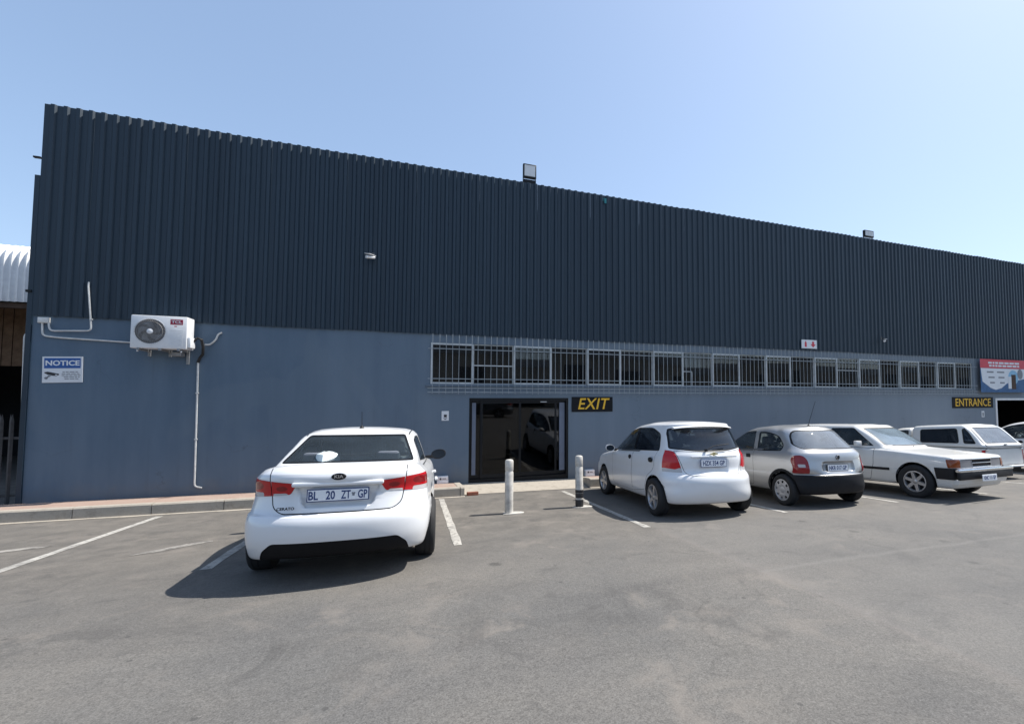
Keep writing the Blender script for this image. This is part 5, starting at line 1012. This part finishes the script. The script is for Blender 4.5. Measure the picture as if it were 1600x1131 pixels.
# ------------------------------------------------------------------ white pickup with a fibreglass canopy
def pickup():
    root = empty('pickup_truck'); Z = lambda v: [(-3, v), (5, v)]; paint = 'paint_cream'; B = dict(er=6, ef=4, dr=0.10, df=0.30, tr=0.985, tf=0.95)
    rings = [RG(-0.72, 3.05, 0.70, Z(0.26), **B), RG(-0.80, 3.15, 0.755, Z(0.28), **B), RG(-0.82, 3.22, 0.785, Z(0.45), **B), RG(-0.82, 3.22, 0.795, Z(0.62), **B), RG(-0.815, 3.16, 0.79, [(-1, 0.775), (1.4, 0.775), (3.1, 0.66)], **B, sharp=True), RG(-0.81, 3.10, 0.775, [(-1, 0.79), (1.4, 0.79), (3.0, 0.70)], **B, sharp=True),
             RG(1.02, 2.25, 0.735, [(-1, 0.80), (1.4, 0.80), (2.2, 0.83)], er=6, ef=3, dr=0.05, df=0.3, tr=0.99, tf=0.95, sharp=True), RG(1.04, 1.90, 0.67, [(1, 1.05), (1.9, 1.04)], er=6, ef=3, dr=0.05, df=0.26, tr=0.98, tf=0.96), RG(1.06, 1.62, 0.61, [(1, 1.265), (1.6, 1.245)], er=5, ef=3, dr=0.08, df=0.22, tr=0.97, tf=0.97), RG(1.10, 1.50, 0.52, [(1, 1.305), (1.5, 1.285)], er=4, ef=3, dr=0.1, df=0.2, tr=0.97, tf=0.97)]
    S = Shell(rings, 0.015, 3)
    S.pane(rpoly([(-0.62, 0.86), (0.62, 0.86), (0.53, 1.22), (-0.53, 1.22)], 0.05), 'F', 'windscreen', 0.02, yr=(1.3, 2.4), nmin=0.3)
    def sides(ax):
        S.pane(rpoly([(1.10, 0.87), (1.92, 0.86), (1.56, 1.22), (1.12, 1.23)], 0.03), ax, 'side_window_' + ax, 0.014, nmin=0.3)
        S.panel(rpoly([(1.08, 0.30), (1.95, 0.30), (1.98, 0.78), (1.08, 0.785)], 0.04), ax, 'door_' + ax, 0.008, nmin=0.3)
    both(sides)
    S.panel(rpoly([(-0.70, 0.36), (0.70, 0.36), (0.70, 0.77), (-0.70, 0.77)], 0.03), 'B', 'tailgate', 0.010, nmin=0.3, yr=(-1, -0.6))
    for nm, sg in (('R', 1), ('L', -1)):
        tl = [(0.715, 0.48), (0.83, 0.48), (0.83, 0.74), (0.715, 0.74)]; S.cut(tl if sg > 0 else mirx(tl), 'B', 'tail_lamp_' + nm, nmin=0.1, yr=(-1, -0.6))
        hl = rpoly([(0.44, 0.52), (0.76, 0.52), (0.74, 0.66), (0.46, 0.66)], 0.03); S.cut(hl if sg > 0 else mirx(hl), 'F', 'headlamp_' + nm, nmin=0.1, yr=(2.6, 3.4))
    S.arch(0, 0.28, 0.32); S.arch(2.38, 0.28, 0.325)
    spec = {'panel_gap': ('panel_gap', 'dark_plastic', None, -0.003), 'window_trim': ('window_trim', 'black_frame', None, 0), 'windscreen': ('windscreen', 'glass_clear', None, -0.003), 'wheel_well': ('wheel_well', 'valance', None, 0), 'tailgate': ('tailgate', paint, None, 0)}
    for s_ in 'RL': spec.update({'side_window_' + s_: ('side_window', 'glass_clear', None, -0.003), 'door_' + s_: ('door', paint, None, 0), 'tail_lamp_' + s_: ('tail_lamp', 'lamp_red', None, 0.004), 'headlamp_' + s_: ('headlamp', 'lamp_clear', None, 0.002)})
    S.parts(root, spec, paint)
    # canopy: raised shell with side windows, a curved corner window and a sloping rear hatch
    C = dict(er=5, ef=6, df=0.06, tf=0.99)
    S = Shell([RG(-0.845, 0.98, 0.785, Z(0.800), dr=0.14, tr=0.985, **C), RG(-0.84, 0.98, 0.785, Z(0.86), dr=0.14, tr=0.985, **C), RG(-0.80, 0.975, 0.775, Z(0.90), dr=0.14, tr=0.98, **C), RG(-0.64, 0.97, 0.735, Z(1.10), dr=0.14, tr=0.975, **C), RG(-0.44, 0.96, 0.695, [(-1, 1.325), (1, 1.275)], dr=0.14, tr=0.97, **C), RG(-0.37, 0.94, 0.655, [(-1, 1.382), (1, 1.325)], dr=0.16, tr=0.965, er=4, ef=5, df=0.06, tf=0.99), RG(-0.26, 0.86, 0.56, [(-1, 1.405), (1, 1.345)], dr=0.18, tr=0.96, er=3.5, ef=4, df=0.08, tf=0.98)], 0.02, 4)
    def cs(ax):
        S.pane(rpoly([(-0.27, 0.895), (0.72, 0.895), (0.73, 1.255), (-0.21, 1.285)], 0.07, 5), ax, 'side_window_' + ax, 0.022, nmin=0.4)
        S.pane(rpoly([(-0.655, 0.89), (-0.37, 0.89), (-0.315, 1.26), (-0.375, 1.295), (-0.48, 1.18)], [0.05, 0.06, 0.05, 0.06, 0.1], 5), ax, 'corner_window_' + ax, 0.022, nmin=0.4)
    both(cs)
    S.cut(rpoly([(-0.705, 0.825), (0.705, 0.825), (0.625, 1.345), (-0.625, 1.345)], 0.05, 5), 'B', 'hatch_seal', nmin=0.2, yr=(-0.95, -0.2)); S.cut(rpoly([(-0.685, 0.84), (0.685, 0.84), (0.607, 1.33), (-0.607, 1.33)], 0.05, 5), 'B', 'rear_hatch', over=('hatch_seal',), nmin=0.2, yr=(-0.95, -0.2))
    S.pane(rpoly([(-0.615, 0.905), (0.615, 0.905), (0.53, 1.305), (-0.53, 1.305)], 0.04, 5), 'B', 'rear_window', 0.016, over=('rear_hatch',), nmin=0.2, yr=(-0.95, -0.2))
    spec = {'body': ('canopy', 'paint_canopy', None, 0), 'hatch_seal': ('hatch_seal', 'rubber', None, -0.002), 'rear_hatch': ('rear_hatch', 'paint_canopy', None, 0.004), 'window_trim': ('window_trim', 'rubber', None, 0.003), 'rear_window': ('rear_window', 'glass_hazy', None, 0.0)}
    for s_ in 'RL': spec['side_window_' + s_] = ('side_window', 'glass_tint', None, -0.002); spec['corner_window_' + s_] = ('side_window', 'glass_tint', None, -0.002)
    S.parts(root, spec, 'paint_canopy')
    m = MB(); m.box(-0.792, 0.792, -0.84, 0.98, 0.7925, 0.7985); m.build('canopy_gasket', 'rubber', root)
    m = MB(); m.box(-0.05, 0.05, -0.868, -0.84, 0.862, 0.886); m.build('hatch_handle', 'black_plastic', root, bevel=0.006)
    for sg in (-1, 1): rbox('tailgate_latch', 'chrome', root, sg * 0.66 - 0.05, sg * 0.66 + 0.05, -0.845, -0.815, 0.735, 0.765, 0.006)
    rbox('bumper', 'white_metal', root, -0.76, 0.76, -0.93, -0.84, 0.315, 0.355, 0.012); rbox('bumper_mount', 'valance', root, -0.5, 0.5, -0.86, -0.72, 0.24, 0.31, 0.01)
    put_wheels(root, wheel_meshes(0.285, 0.175, 0.182, 8, 'cap', 'steel_cap'), (0, 2.38), 0.70, 0.285)
    seats(root, 1.42, 1.25, 0.32, 0.3, 0.95, 1.1); dash(root, 1.98, 0.6, 0.82)
    return root
bakkie = pickup(); place(bakkie, 20.92, -2.92, math.radians(-1.5)); tag(bakkie, 'white pickup with a canopy and sloping rear glass parked before the entrance', 'pickup')
far = hatch('paint_white', ''); far.name = 'hatchback_car'; place(far, 24.05, -3.9, math.radians(-2)); tag(far, 'white hatchback half hidden behind the pickup near the entrance door', 'car')

# ------------------------------------------------------------------ fittings on the wall
ac = empty('air_conditioner', (2.31, -0.10, 3.02)); tag(ac, 'white outdoor air conditioner unit with round fan grille high on the blue wall', 'air conditioner')
rbox('casing', 'white_plastic', ac, -0.42, 0.42, -0.32, -0.02, 0, 0.61, 0.018)
m = MB(); fx, fz, fr_ = -0.13, 0.315, 0.245
m.lathe([(fr_, -0.323), (fr_ - 0.012, -0.326), (fr_ - 0.02, -0.3215)], 40, 'y', (fx, 0, fz)); m.build('fan_rim', 'white_plastic', ac, True)
m = MB(); m.lathe([(0.001, -0.3208), (fr_ - 0.01, -0.3208)], 40, 'y', (fx, 0, fz)); fan = m.build('fan_opening', 'pvc_grille', ac)
for i in range(5):
    a = 2 * math.pi * i / 5; m = MB(); vs = []
    for k in range(5):
        aa = a + 0.18 * k; r1 = 0.06 + 0.032 * k; vs += [(fx + r1 * math.cos(aa - 0.45), -0.3212, fz + r1 * math.sin(aa - 0.45)), (fx + r1 * math.cos(aa + 0.35), -0.3225, fz + r1 * math.sin(aa + 0.35))]
    m.add(vs, [(2 * k, 2 * k + 1, 2 * k + 3, 2 * k + 2) for k in range(4)]); m.build('fan_blade', 'galv', fan, fix=False)
m = MB()
for i in range(48):
    a = 2 * math.pi * i / 48; m.cyl((fx + 0.05 * math.cos(a), -0.334, fz + 0.05 * math.sin(a)), (fx + (fr_ - 0.008) * math.cos(a + 0.12), -0.328, fz + (fr_ - 0.008) * math.sin(a + 0.12)), 0.0028, n=4, caps=False)
for rr in (0.09, 0.14, 0.19):
    m.tube([(fx + rr * math.cos(a), -0.333, fz + rr * math.sin(a)) for a in [2 * math.pi * i / 40 for i in range(41)]], 0.0028, 4)
gr = m.build('fan_guard', 'guard_grey', ac); gr['kind'] = 'stuff'
m = MB(); m.lathe([(0.001, -0.342), (0.04, -0.340), (0.05, -0.332)], 20, 'y', (fx, 0, fz)); m.build('guard_boss', 'white_plastic', ac, True)
m = MB(); m.box(0.165, 0.355, -0.324, -0.3202, 0.455, 0.555); bd = m.build('badge', 'maroon', ac); text('lettering', bd, (0.26, -0.3255, 0.505), 'TCL', 0.075, 'sign_white', bold=0.002, extrude=0.0006, sx=1.15)
m = MB(); m.box(0.225, 0.265, -0.3225, -0.3202, 0.415, 0.432); m.build('energy_sticker', 'sign_red', ac)
for i in range(9):
    m = MB(); m.box(0.16, 0.36, -0.3235, -0.3202, 0.05 + i * 0.036, 0.062 + i * 0.036); m.build('louvre', 'white_plastic', ac)
rbox('valve_cover', 'white_plastic', ac, 0.421, 0.475, -0.30, -0.10, 0.03, 0.23, 0.012)
for x in (-0.30, 0.02, 0.30):
    m = MB(); m.box(x - 0.02, x + 0.02, -0.33, 0.098, -0.035, -0.003); m.build('bracket_arm', 'galv', ac); 
    m = MB(); m.box(x - 0.02, x + 0.02, 0.06, 0.098, -0.26 if x == 0.30 else -0.12, -0.037); m.build('bracket_leg', 'galv', ac)
for x in (-0.32, 0.33):
    m = MB(); m.cyl((x, -0.28, -0.06), (x, -0.28, -0.036), 0.014); m.build('foot_bolt', 'white_metal', ac)
m = MB(); m.box(0.10, 0.26, -0.10, 0.06, -0.115, -0.04); m.build('drain_tray', 'galv', ac, bevel=0.01)
m = MB(); m.tube([(0.46, -0.16, 0.16), (0.52, -0.14, 0.24), (0.56, -0.08, 0.22), (0.57, -0.02, 0.08), (0.55, 0.03, -0.06), (0.50, 0.06, -0.12), (0.46, 0.07, -0.22)], 0.025, 8); m.build('insulated_pipe', 'rubber', ac, True)
def pipe(pts, r, mat, label, clips=()):
    o0 = Vector(pts[-1]); rt = empty('conduit_pipe', o0); tag(rt, label, 'pipe')
    sm = [Vector(pts[0])]
    for i in range(1, len(pts) - 1):
        a, b, c = Vector(pts[i - 1]), Vector(pts[i]), Vector(pts[i + 1]); rr = min(0.07, (a - b).length * 0.45, (c - b).length * 0.45); p, q = b + (a - b).normalized() * rr, b + (c - b).normalized() * rr
        sm += [p * (1 - t) ** 2 + b * 2 * t * (1 - t) + q * t * t for t in (0, 0.25, 0.5, 0.75, 1)]
    sm.append(Vector(pts[-1])); m = MB(); m.tube([p - o0 for p in sm], r, 8); m.build('pipe_run', mat, rt, True)
    for c in clips:
        m = MB(); c = Vector(c) - o0; m.box(c.x - r * 1.5, c.x + r * 1.5, c.y - r * 1.1, c.y + 0.02, c.z - 0.012, c.z + 0.012); m.build('saddle_clip', mat, rt, bevel=0.003)
pipe([(1.095, -0.066, 4.24), (1.10, -0.085, 4.17), (1.175, -0.085, 3.34), (0.58, -0.05, 3.315), (0.55, -0.03, 3.47)], 0.014, 'pipe_white', 'white conduit rising up the cladding from the small junction box', [(1.165, -0.085, 3.55)])
pipe([(0.465, -0.03, 3.47), (0.475, -0.03, 3.225), (0.70, -0.03, 3.20), (1.86, -0.05, 3.145)], 0.014, 'pipe_white', 'white conduit running from the junction box to the air conditioner', [(1.1, -0.03, 3.182)])
pipe([(2.88, -0.06, 3.155), (2.95, -0.03, 3.155), (3.05, -0.03, 3.26), (3.08, -0.03, 3.37), (3.14, -0.03, 3.41)], 0.016, 'pipe_white', 'short bent white pipe right of the air conditioner')
pipe([(2.775, -0.03, 2.81), (2.80, -0.03, 0.39), (2.92, -0.04, 0.36)], 0.016, 'pipe_white', 'white drain pipe running down the wall under the air conditioner', [(2.782, -0.03, 2.2), (2.79, -0.03, 1.3)])
pipe([(0.29, 0.06, 3.36), (0.185, 0.06, 3.24), (0.215, 0.06, 1.74)], 0.015, 'pipe_white', 'white conduit on the corner above the palisade gate')
o = rbox('junction_box', 'pipe_white', None, 0.41, 0.56, -0.055, -0.002, 3.455, 3.555, 0.006); tag(o, 'small square white junction box at the wall corner', 'box')
o = rbox('meter_box', 'pipe_white', None, 0.232, 0.244, 0.02, 0.10, 2.98, 3.27, 0.003); tag(o, 'narrow white box fixed to the warehouse corner edge', 'box')

def board(name, x0, x1, z0, z1, y, mat, label, cat, th=0.012):
    rt = empty(name, ((x0 + x1) / 2, y, (z0 + z1) / 2)); tag(rt, label, cat); w, h = (x1 - x0) / 2, (z1 - z0) / 2
    m = MB(); m.box(-w, w, 0, th, -h, h); m.build('board', mat, rt, bevel=0.002); return rt, w, h
def flat(rt, name, mat, poly, y=-0.0015, th=0.0012):
    m = MB(); m.prism(poly, y - th, y, 'y'); return m.build(name, mat, rt)
def rect(x0, x1, z0, z1): return [(x0, z0), (x1, z0), (x1, z1), (x0, z1)]
n, w, h = board('notice_sign', 0.49, 1.045, 2.385, 2.855, -0.014, 'sign_white', 'white notice sign with blue heading and camera picture', 'sign'); n.rotation_euler = (0, math.radians(-1.6), 0)
hd = flat(n, 'heading', 'sign_blue', rect(-w + 0.028, w - 0.028, 0.025, h - 0.025)); text('lettering', hd, (0, -0.0045, 0.115), 'NOTICE', 0.125, 'sign_white', bold=0.004, extrude=0.0006, sx=1.03)
cm = flat(n, 'camera_picture', 'ink', [(-0.245, -0.045), (-0.20, -0.035), (-0.05, -0.075), (-0.045, -0.095), (-0.085, -0.115), (-0.13, -0.11), (-0.20, -0.09), (-0.245, -0.06)])
flat(n, 'camera_arm', 'grey_ink', [(-0.19, -0.10), (-0.15, -0.112), (-0.20, -0.145), (-0.225, -0.15)]); flat(n, 'camera_foot', 'grey_ink', ell(-0.222, -0.152, 0.024, 0.022, 12)); flat(n, 'camera_lens', 'sign_white', ell(-0.085, -0.094, 0.016, 0.009, 10), -0.003)
for k, (a, b) in enumerate(((0.0, 0.235), (-0.01, 0.245), (-0.01, 0.25), (0.02, 0.24), (0.03, 0.22))):
    x = a
    while x < b - 0.02:
        e = min(b, x + random.uniform(0.03, 0.07)); flat(n, 'small_print', 'grey_ink', rect(x, e, -0.042 - 0.032 * k - 0.0065, -0.042 - 0.032 * k + 0.0065)); x = e + 0.012
n, w, h = board('exit_sign', 10.545, 11.68, 1.745, 2.125, -0.016, 'sign_black', 'black board lettered EXIT in yellow beside the glass door', 'sign')
text('lettering', n, (0.0, -0.003, 0.0), 'EXIT', 0.40, 'sign_yellow', bold=0.004, extrude=0.001, sx=0.98, shear=0.22, spacing=1.06)
n, w, h = board('entrance_sign', 25.17, 27.52, 1.72, 2.12, -0.016, 'sign_black', 'long black board lettered ENTRANCE in yellow', 'sign')
t = text('lettering', n, (0.0, -0.003, -0.01), 'ENTRANCE', 0.40, 'sign_yellow', bold=0.003, extrude=0.001, sx=1.0)
n, w, h = board('fire_sign', 18.08, 18.70, 3.64, 3.91, -0.085, 'sign_white', 'white fire point sign with red extinguisher and arrow', 'sign')
flat(n, 'extinguisher_picture', 'sign_red', [(-0.19, -0.09), (-0.11, -0.09), (-0.11, 0.04), (-0.13, 0.06), (-0.13, 0.09), (-0.17, 0.09), (-0.17, 0.06), (-0.19, 0.04)]); flat(n, 'arrow', 'sign_red', [(0.15, -0.10), (0.255, 0.0), (0.19, 0.0), (0.19, 0.085), (0.11, 0.085), (0.11, 0.0), (0.045, 0.0)])
n, w, h = board('small_sign', 7.38, 7.54, 1.58, 1.80, -0.010, 'sign_white', 'tiny white sign with black arrow on wall left of the door', 'sign', 0.008)
flat(n, 'picture', 'ink', rpoly(rect(-0.03, 0.035, -0.035, 0.03), 0.01)); flat(n, 'arrow', 'ink', [(0.0, -0.09), (0.05, -0.05), (0.02, -0.055), (0.0, -0.068), (-0.02, -0.055), (-0.05, -0.05)])
n, w, h = board('entrance_plate', 26.82, 26.98, 1.37, 1.60, -0.010, 'sign_white', 'tiny white plate on wall under the entrance board', 'sign', 0.008); flat(n, 'picture', 'grey_ink', rect(-0.04, 0.04, -0.08, 0.06))
n, w, h = board('vinyl_banner', 26.60, 29.45, 2.30, 3.55, -0.145, 'banner_blue', 'red white and blue printed banner above the entrance', 'banner', 0.004)
flat(n, 'red_band', 'sign_red', rect(-w, w - 0.1, h - 0.34, h))
for k, z in enumerate((h - 0.135, h - 0.245)):
    x = -0.95 + 0.05 * k
    while x < 0.95: e = min(0.95, x + random.uniform(0.10, 0.30)); flat(n, 'headline', 'sign_white', rect(x, e, z - 0.035, z + 0.035), -0.0035); x = e + 0.05
flat(n, 'white_field', 'sign_white', [(-w + 0.02, h - 0.345), (-w + 0.10, -0.22), (-0.85, -0.46), (-0.55, -0.53), (-0.2, -0.46), (0.1, -0.30), (0.35, -0.22), (w - 0.18, -0.1), (w - 0.10, h - 0.345)])
for r_i, z in enumerate((0.14, -0.06, -0.26)):
    for x in (-1.05, -0.45): flat(n, 'listing', 'grey_ink', rect(x + 0.08 * r_i, x + 0.40 + 0.05 * ((r_i + x > -0.5)), z - 0.028, z + 0.028), -0.0035)
flat(n, 'product_backdrop', 'sky_print', ell(0.55, -0.05, 0.32, 0.28, 20), -0.0035); flat(n, 'product_picture', 'brown_board', rect(0.42, 0.70, -0.5, 0.06), -0.005); flat(n, 'product_front', 'sign_white', rect(0.22, 0.42, -0.48, -0.02), -0.005); flat(n, 'round_logo', 'grey_ink', ell(0.98, 0.08, 0.17, 0.2, 18), -0.005)
for (x, z0, k) in ((7.30, 0.163, 0), (10.885, 0.118, 1)):
    rt = empty('bait_box', (x + 0.12, -0.065, z0)); tag(rt, ['white plastic bait box on the walkway left of the glass door', 'white plastic bait box on the walkway behind the taped bollard'][k], 'bait box')
    rbox('lower_box', 'white_plastic', rt, -0.125, 0.125, -0.06, 0.06, 0, 0.075, 0.006); rbox('lid', 'white_plastic', rt, -0.12, 0.12, -0.058, 0.058, 0.078, 0.165, 0.008)
    m = MB(); m.lathe([(0.001, -0.0605), (0.022, -0.0605)], 12, 'y', (-0.05, 0, 0.11)); m.build('lock_hole', 'ink', rt); m = MB(); m.box(-0.01, 0.07, -0.0600, -0.0585, 0.10, 0.12); m.build('label_strip', 'grey_ink', rt)
def floodlight(x0, x1, z0, z1, label, cells):
    rt = empty('floodlight', ((x0 + x1) / 2, 0.06, ZR - 0.02)); tag(rt, label, 'floodlight'); w = (x1 - x0) / 2; a, b = z0 - ZR + 0.02, z1 - ZR + 0.02; lo = a + (b - a) * 0.22
    rbox('housing', 'black_frame', rt, -w, w, -0.05, 0.03, lo, b, 0.012)
    m = MB(); m.box(-w + 0.03, w - 0.03, -0.056, -0.0505, lo + 0.04, b - 0.035); ln = m.build('lens', 'lamp_lens', rt)
    for i in range(cells[0]):
        for j in range(cells[1]):
            cw, ch = (2 * w - 0.06) / cells[0], (b - lo - 0.075) / cells[1]; m = MB(); m.box(-w + 0.03 + i * cw + 0.012, -w + 0.03 + (i + 1) * cw - 0.012, -0.058, -0.0565, lo + 0.04 + j * ch + 0.012, lo + 0.04 + (j + 1) * ch - 0.012); m.build('reflector_cell', 'sign_white', ln)
    for sg in (-1, 1):
        m = MB(); m.box(sg * (w - 0.01) - 0.008, sg * (w - 0.01) + 0.008, 0.0, 0.025, -0.02, lo + 0.1); m.build('bracket', 'black_frame', rt)
    m = MB(); m.box(-w + 0.003, w - 0.003, -0.02, 0.028, -0.06, lo - 0.03); m.build('base_plate', 'black_frame', rt)
floodlight(9.26, 9.60, 7.54, 8.00, 'slim black floodlight with one white lens on the parapet', (1, 1)); floodlight(21.06, 21.50, 7.50, 7.80, 'black floodlight with a grid of six cells on the parapet', (3, 2))
for (x, z, sgn, lab) in ((5.84, 5.20, -1, 'small white camera under a dark bracket on the cladding left of the windows'), (21.55, 4.03, -1, 'small white bullet camera on the cladding above the far windows')):
    rt = empty('security_camera', (x, -0.062, z)); tag(rt, lab, 'camera')
    m = MB(); m.cyl((-0.09, -0.20, -0.045), (0.07, -0.10, -0.02), 0.034, 0.030, 12); m.build('body', 'white_plastic', rt, True)
    m = MB(); m.prism([(-0.12, -0.24), (-0.02, -0.25), (0.10, -0.10), (0.03, -0.06)], 0.016, 0.024, 'z'); m.build('sun_shield', 'white_plastic', rt)
    m = MB(); m.tube([(0.03, -0.12, -0.01), (0.03, -0.08, 0.06), (0.03, -0.01, 0.07)], 0.012, 6); m.build('arm', 'black_plastic', rt, True); m = MB(); m.box(0.0, 0.06, -0.012, 0.0, 0.03, 0.11); m.build('mount', 'pvc_grille', rt)
m = MB(); m.box(11.44, 11.50, -0.0632, -0.0615, 7.26, 7.40); P('paint_patch', m, 'teal_paint'); m = MB(); m.box(11.385, 11.43, -0.030, -0.0245, 7.33, 7.41); P('paint_patch', m, 'teal_paint')

# ------------------------------------------------------------------ bollards, loose brick
def bollard(x, y, hgt, label, taped):
    rt = empty('bollard'); rt.matrix_world = on_ground(x, y, 0); tag(rt, label, 'bollard'); r = 0.069
    m = MB(); m.lathe([(r, -0.02), (r, hgt - 0.215), (r - 0.006, hgt - 0.205), (r - 0.006, hgt - 0.19), (r, hgt - 0.18), (r, hgt - 0.03), (r * 0.86, hgt - 0.012), (r * 0.5, hgt - 0.003), (0.001, hgt)], 24, 'z'); m.build('post', 'bollard_white', rt, 50)
    m = MB(); pts = [(0.05 + (0.15 + 0.03 * math.sin(3 * a + x)) * math.cos(a) * 1.15, (0.13 + 0.02 * math.cos(2 * a)) * math.sin(a)) for a in [2 * math.pi * i / 20 for i in range(20)]]; m.prism(pts, 0.001, 0.012, 'z'); m.build('footing', 'bollard_white', rt)
    if taped:
        for (a, b, e) in ((0.01, 0.135, 0.003), (0.165, 0.245, 0.0025), (0.25, 0.305, 0.0032)):
            m = MB(); m.lathe([(r + e * 0.5, a), (r + e, a + 0.01), (r + e, b - 0.01), (r + e * 0.5, b)], 24, 'z'); m.build('tape_band', 'tape_black', rt, 50)
bollard(8.295, -3.39, 0.885, 'plain white plastic bollard standing before the glass door', False); bollard(9.575, -3.275, 0.905, 'white bollard wrapped in black tape round its foot', True)
m = MB(); m.box(-0.12, 0.11, -0.055, 0.05, 0, 0.07); bk = m.build('loose_brick', 'brick_red', None, bevel=0.008); bk.matrix_world = on_ground(7.98, -1.06, 0.12); tag(bk, 'loose red brick lying at the end of the kerb', 'brick')

# ------------------------------------------------------------------ out of view across the yard: building added for reflections, mirrored sedan
opp = empty('reflection_building', (5, -46, 0)); tag(opp, 'unseen grey building added across the yard to darken reflections in the panes', 'building')  # unseen, added so the window panes reflect something dark
m = MB(); m.box(-90, 260, -10, 0, -1, 6.2); m.build('wall', 'concrete', opp); m = MB(); m.box(-91, 261, -10.5, 0.6, 6.21, 7.2); m.build('roof', 'galv', opp)
for i in range(40):
    m = MB(); m.box(-54 + i * 7.5, -50 + i * 7.5, 0.002, 0.06, 0.9, 4.6); m.build('shutter_door', 'dark_plastic', opp)
back = sedan(); back.name = 'sedan_car'; place(back, 11.6, -17.0, math.radians(96)); tag(back, 'dark sedan standing across the yard seen only in the door glass', 'car')
for ch in back.children_recursive:
    if ch.type == 'MESH':
        for i, mt in enumerate(ch.data.materials):
            if mt and mt.name == 'paint_white': ch.data.materials[i] = MATS['paint_grey']
for (x0, x1, yk) in ((-3.0, 7.80, -1.22), (10.66, 27.4, -1.0)):          # mortar haunch along the foot of the kerb
    m = MB(); n = 40; vs = []
    for i in range(n + 1):
        x = x0 + (x1 - x0) * i / n; w_ = 0.045 + 0.02 * math.sin(i * 2.3) + 0.012 * math.sin(i * 5.1)
        vs += [(x, yk + 0.004, gz(x, yk) + 0.016), (x, yk - w_, gz(x, yk - w_) + 0.005)]
    m.add(vs, [(2 * i, 2 * i + 1, 2 * i + 3, 2 * i + 2) for i in range(n)]); struct(m.build('kerb_haunch', 'concrete', None, fix=False))

for ch in list(back.children_recursive):
    if ch.name.split('.')[0] in ('lettering', 'model_lettering', 'crest'): bpy.data.objects.remove(ch)
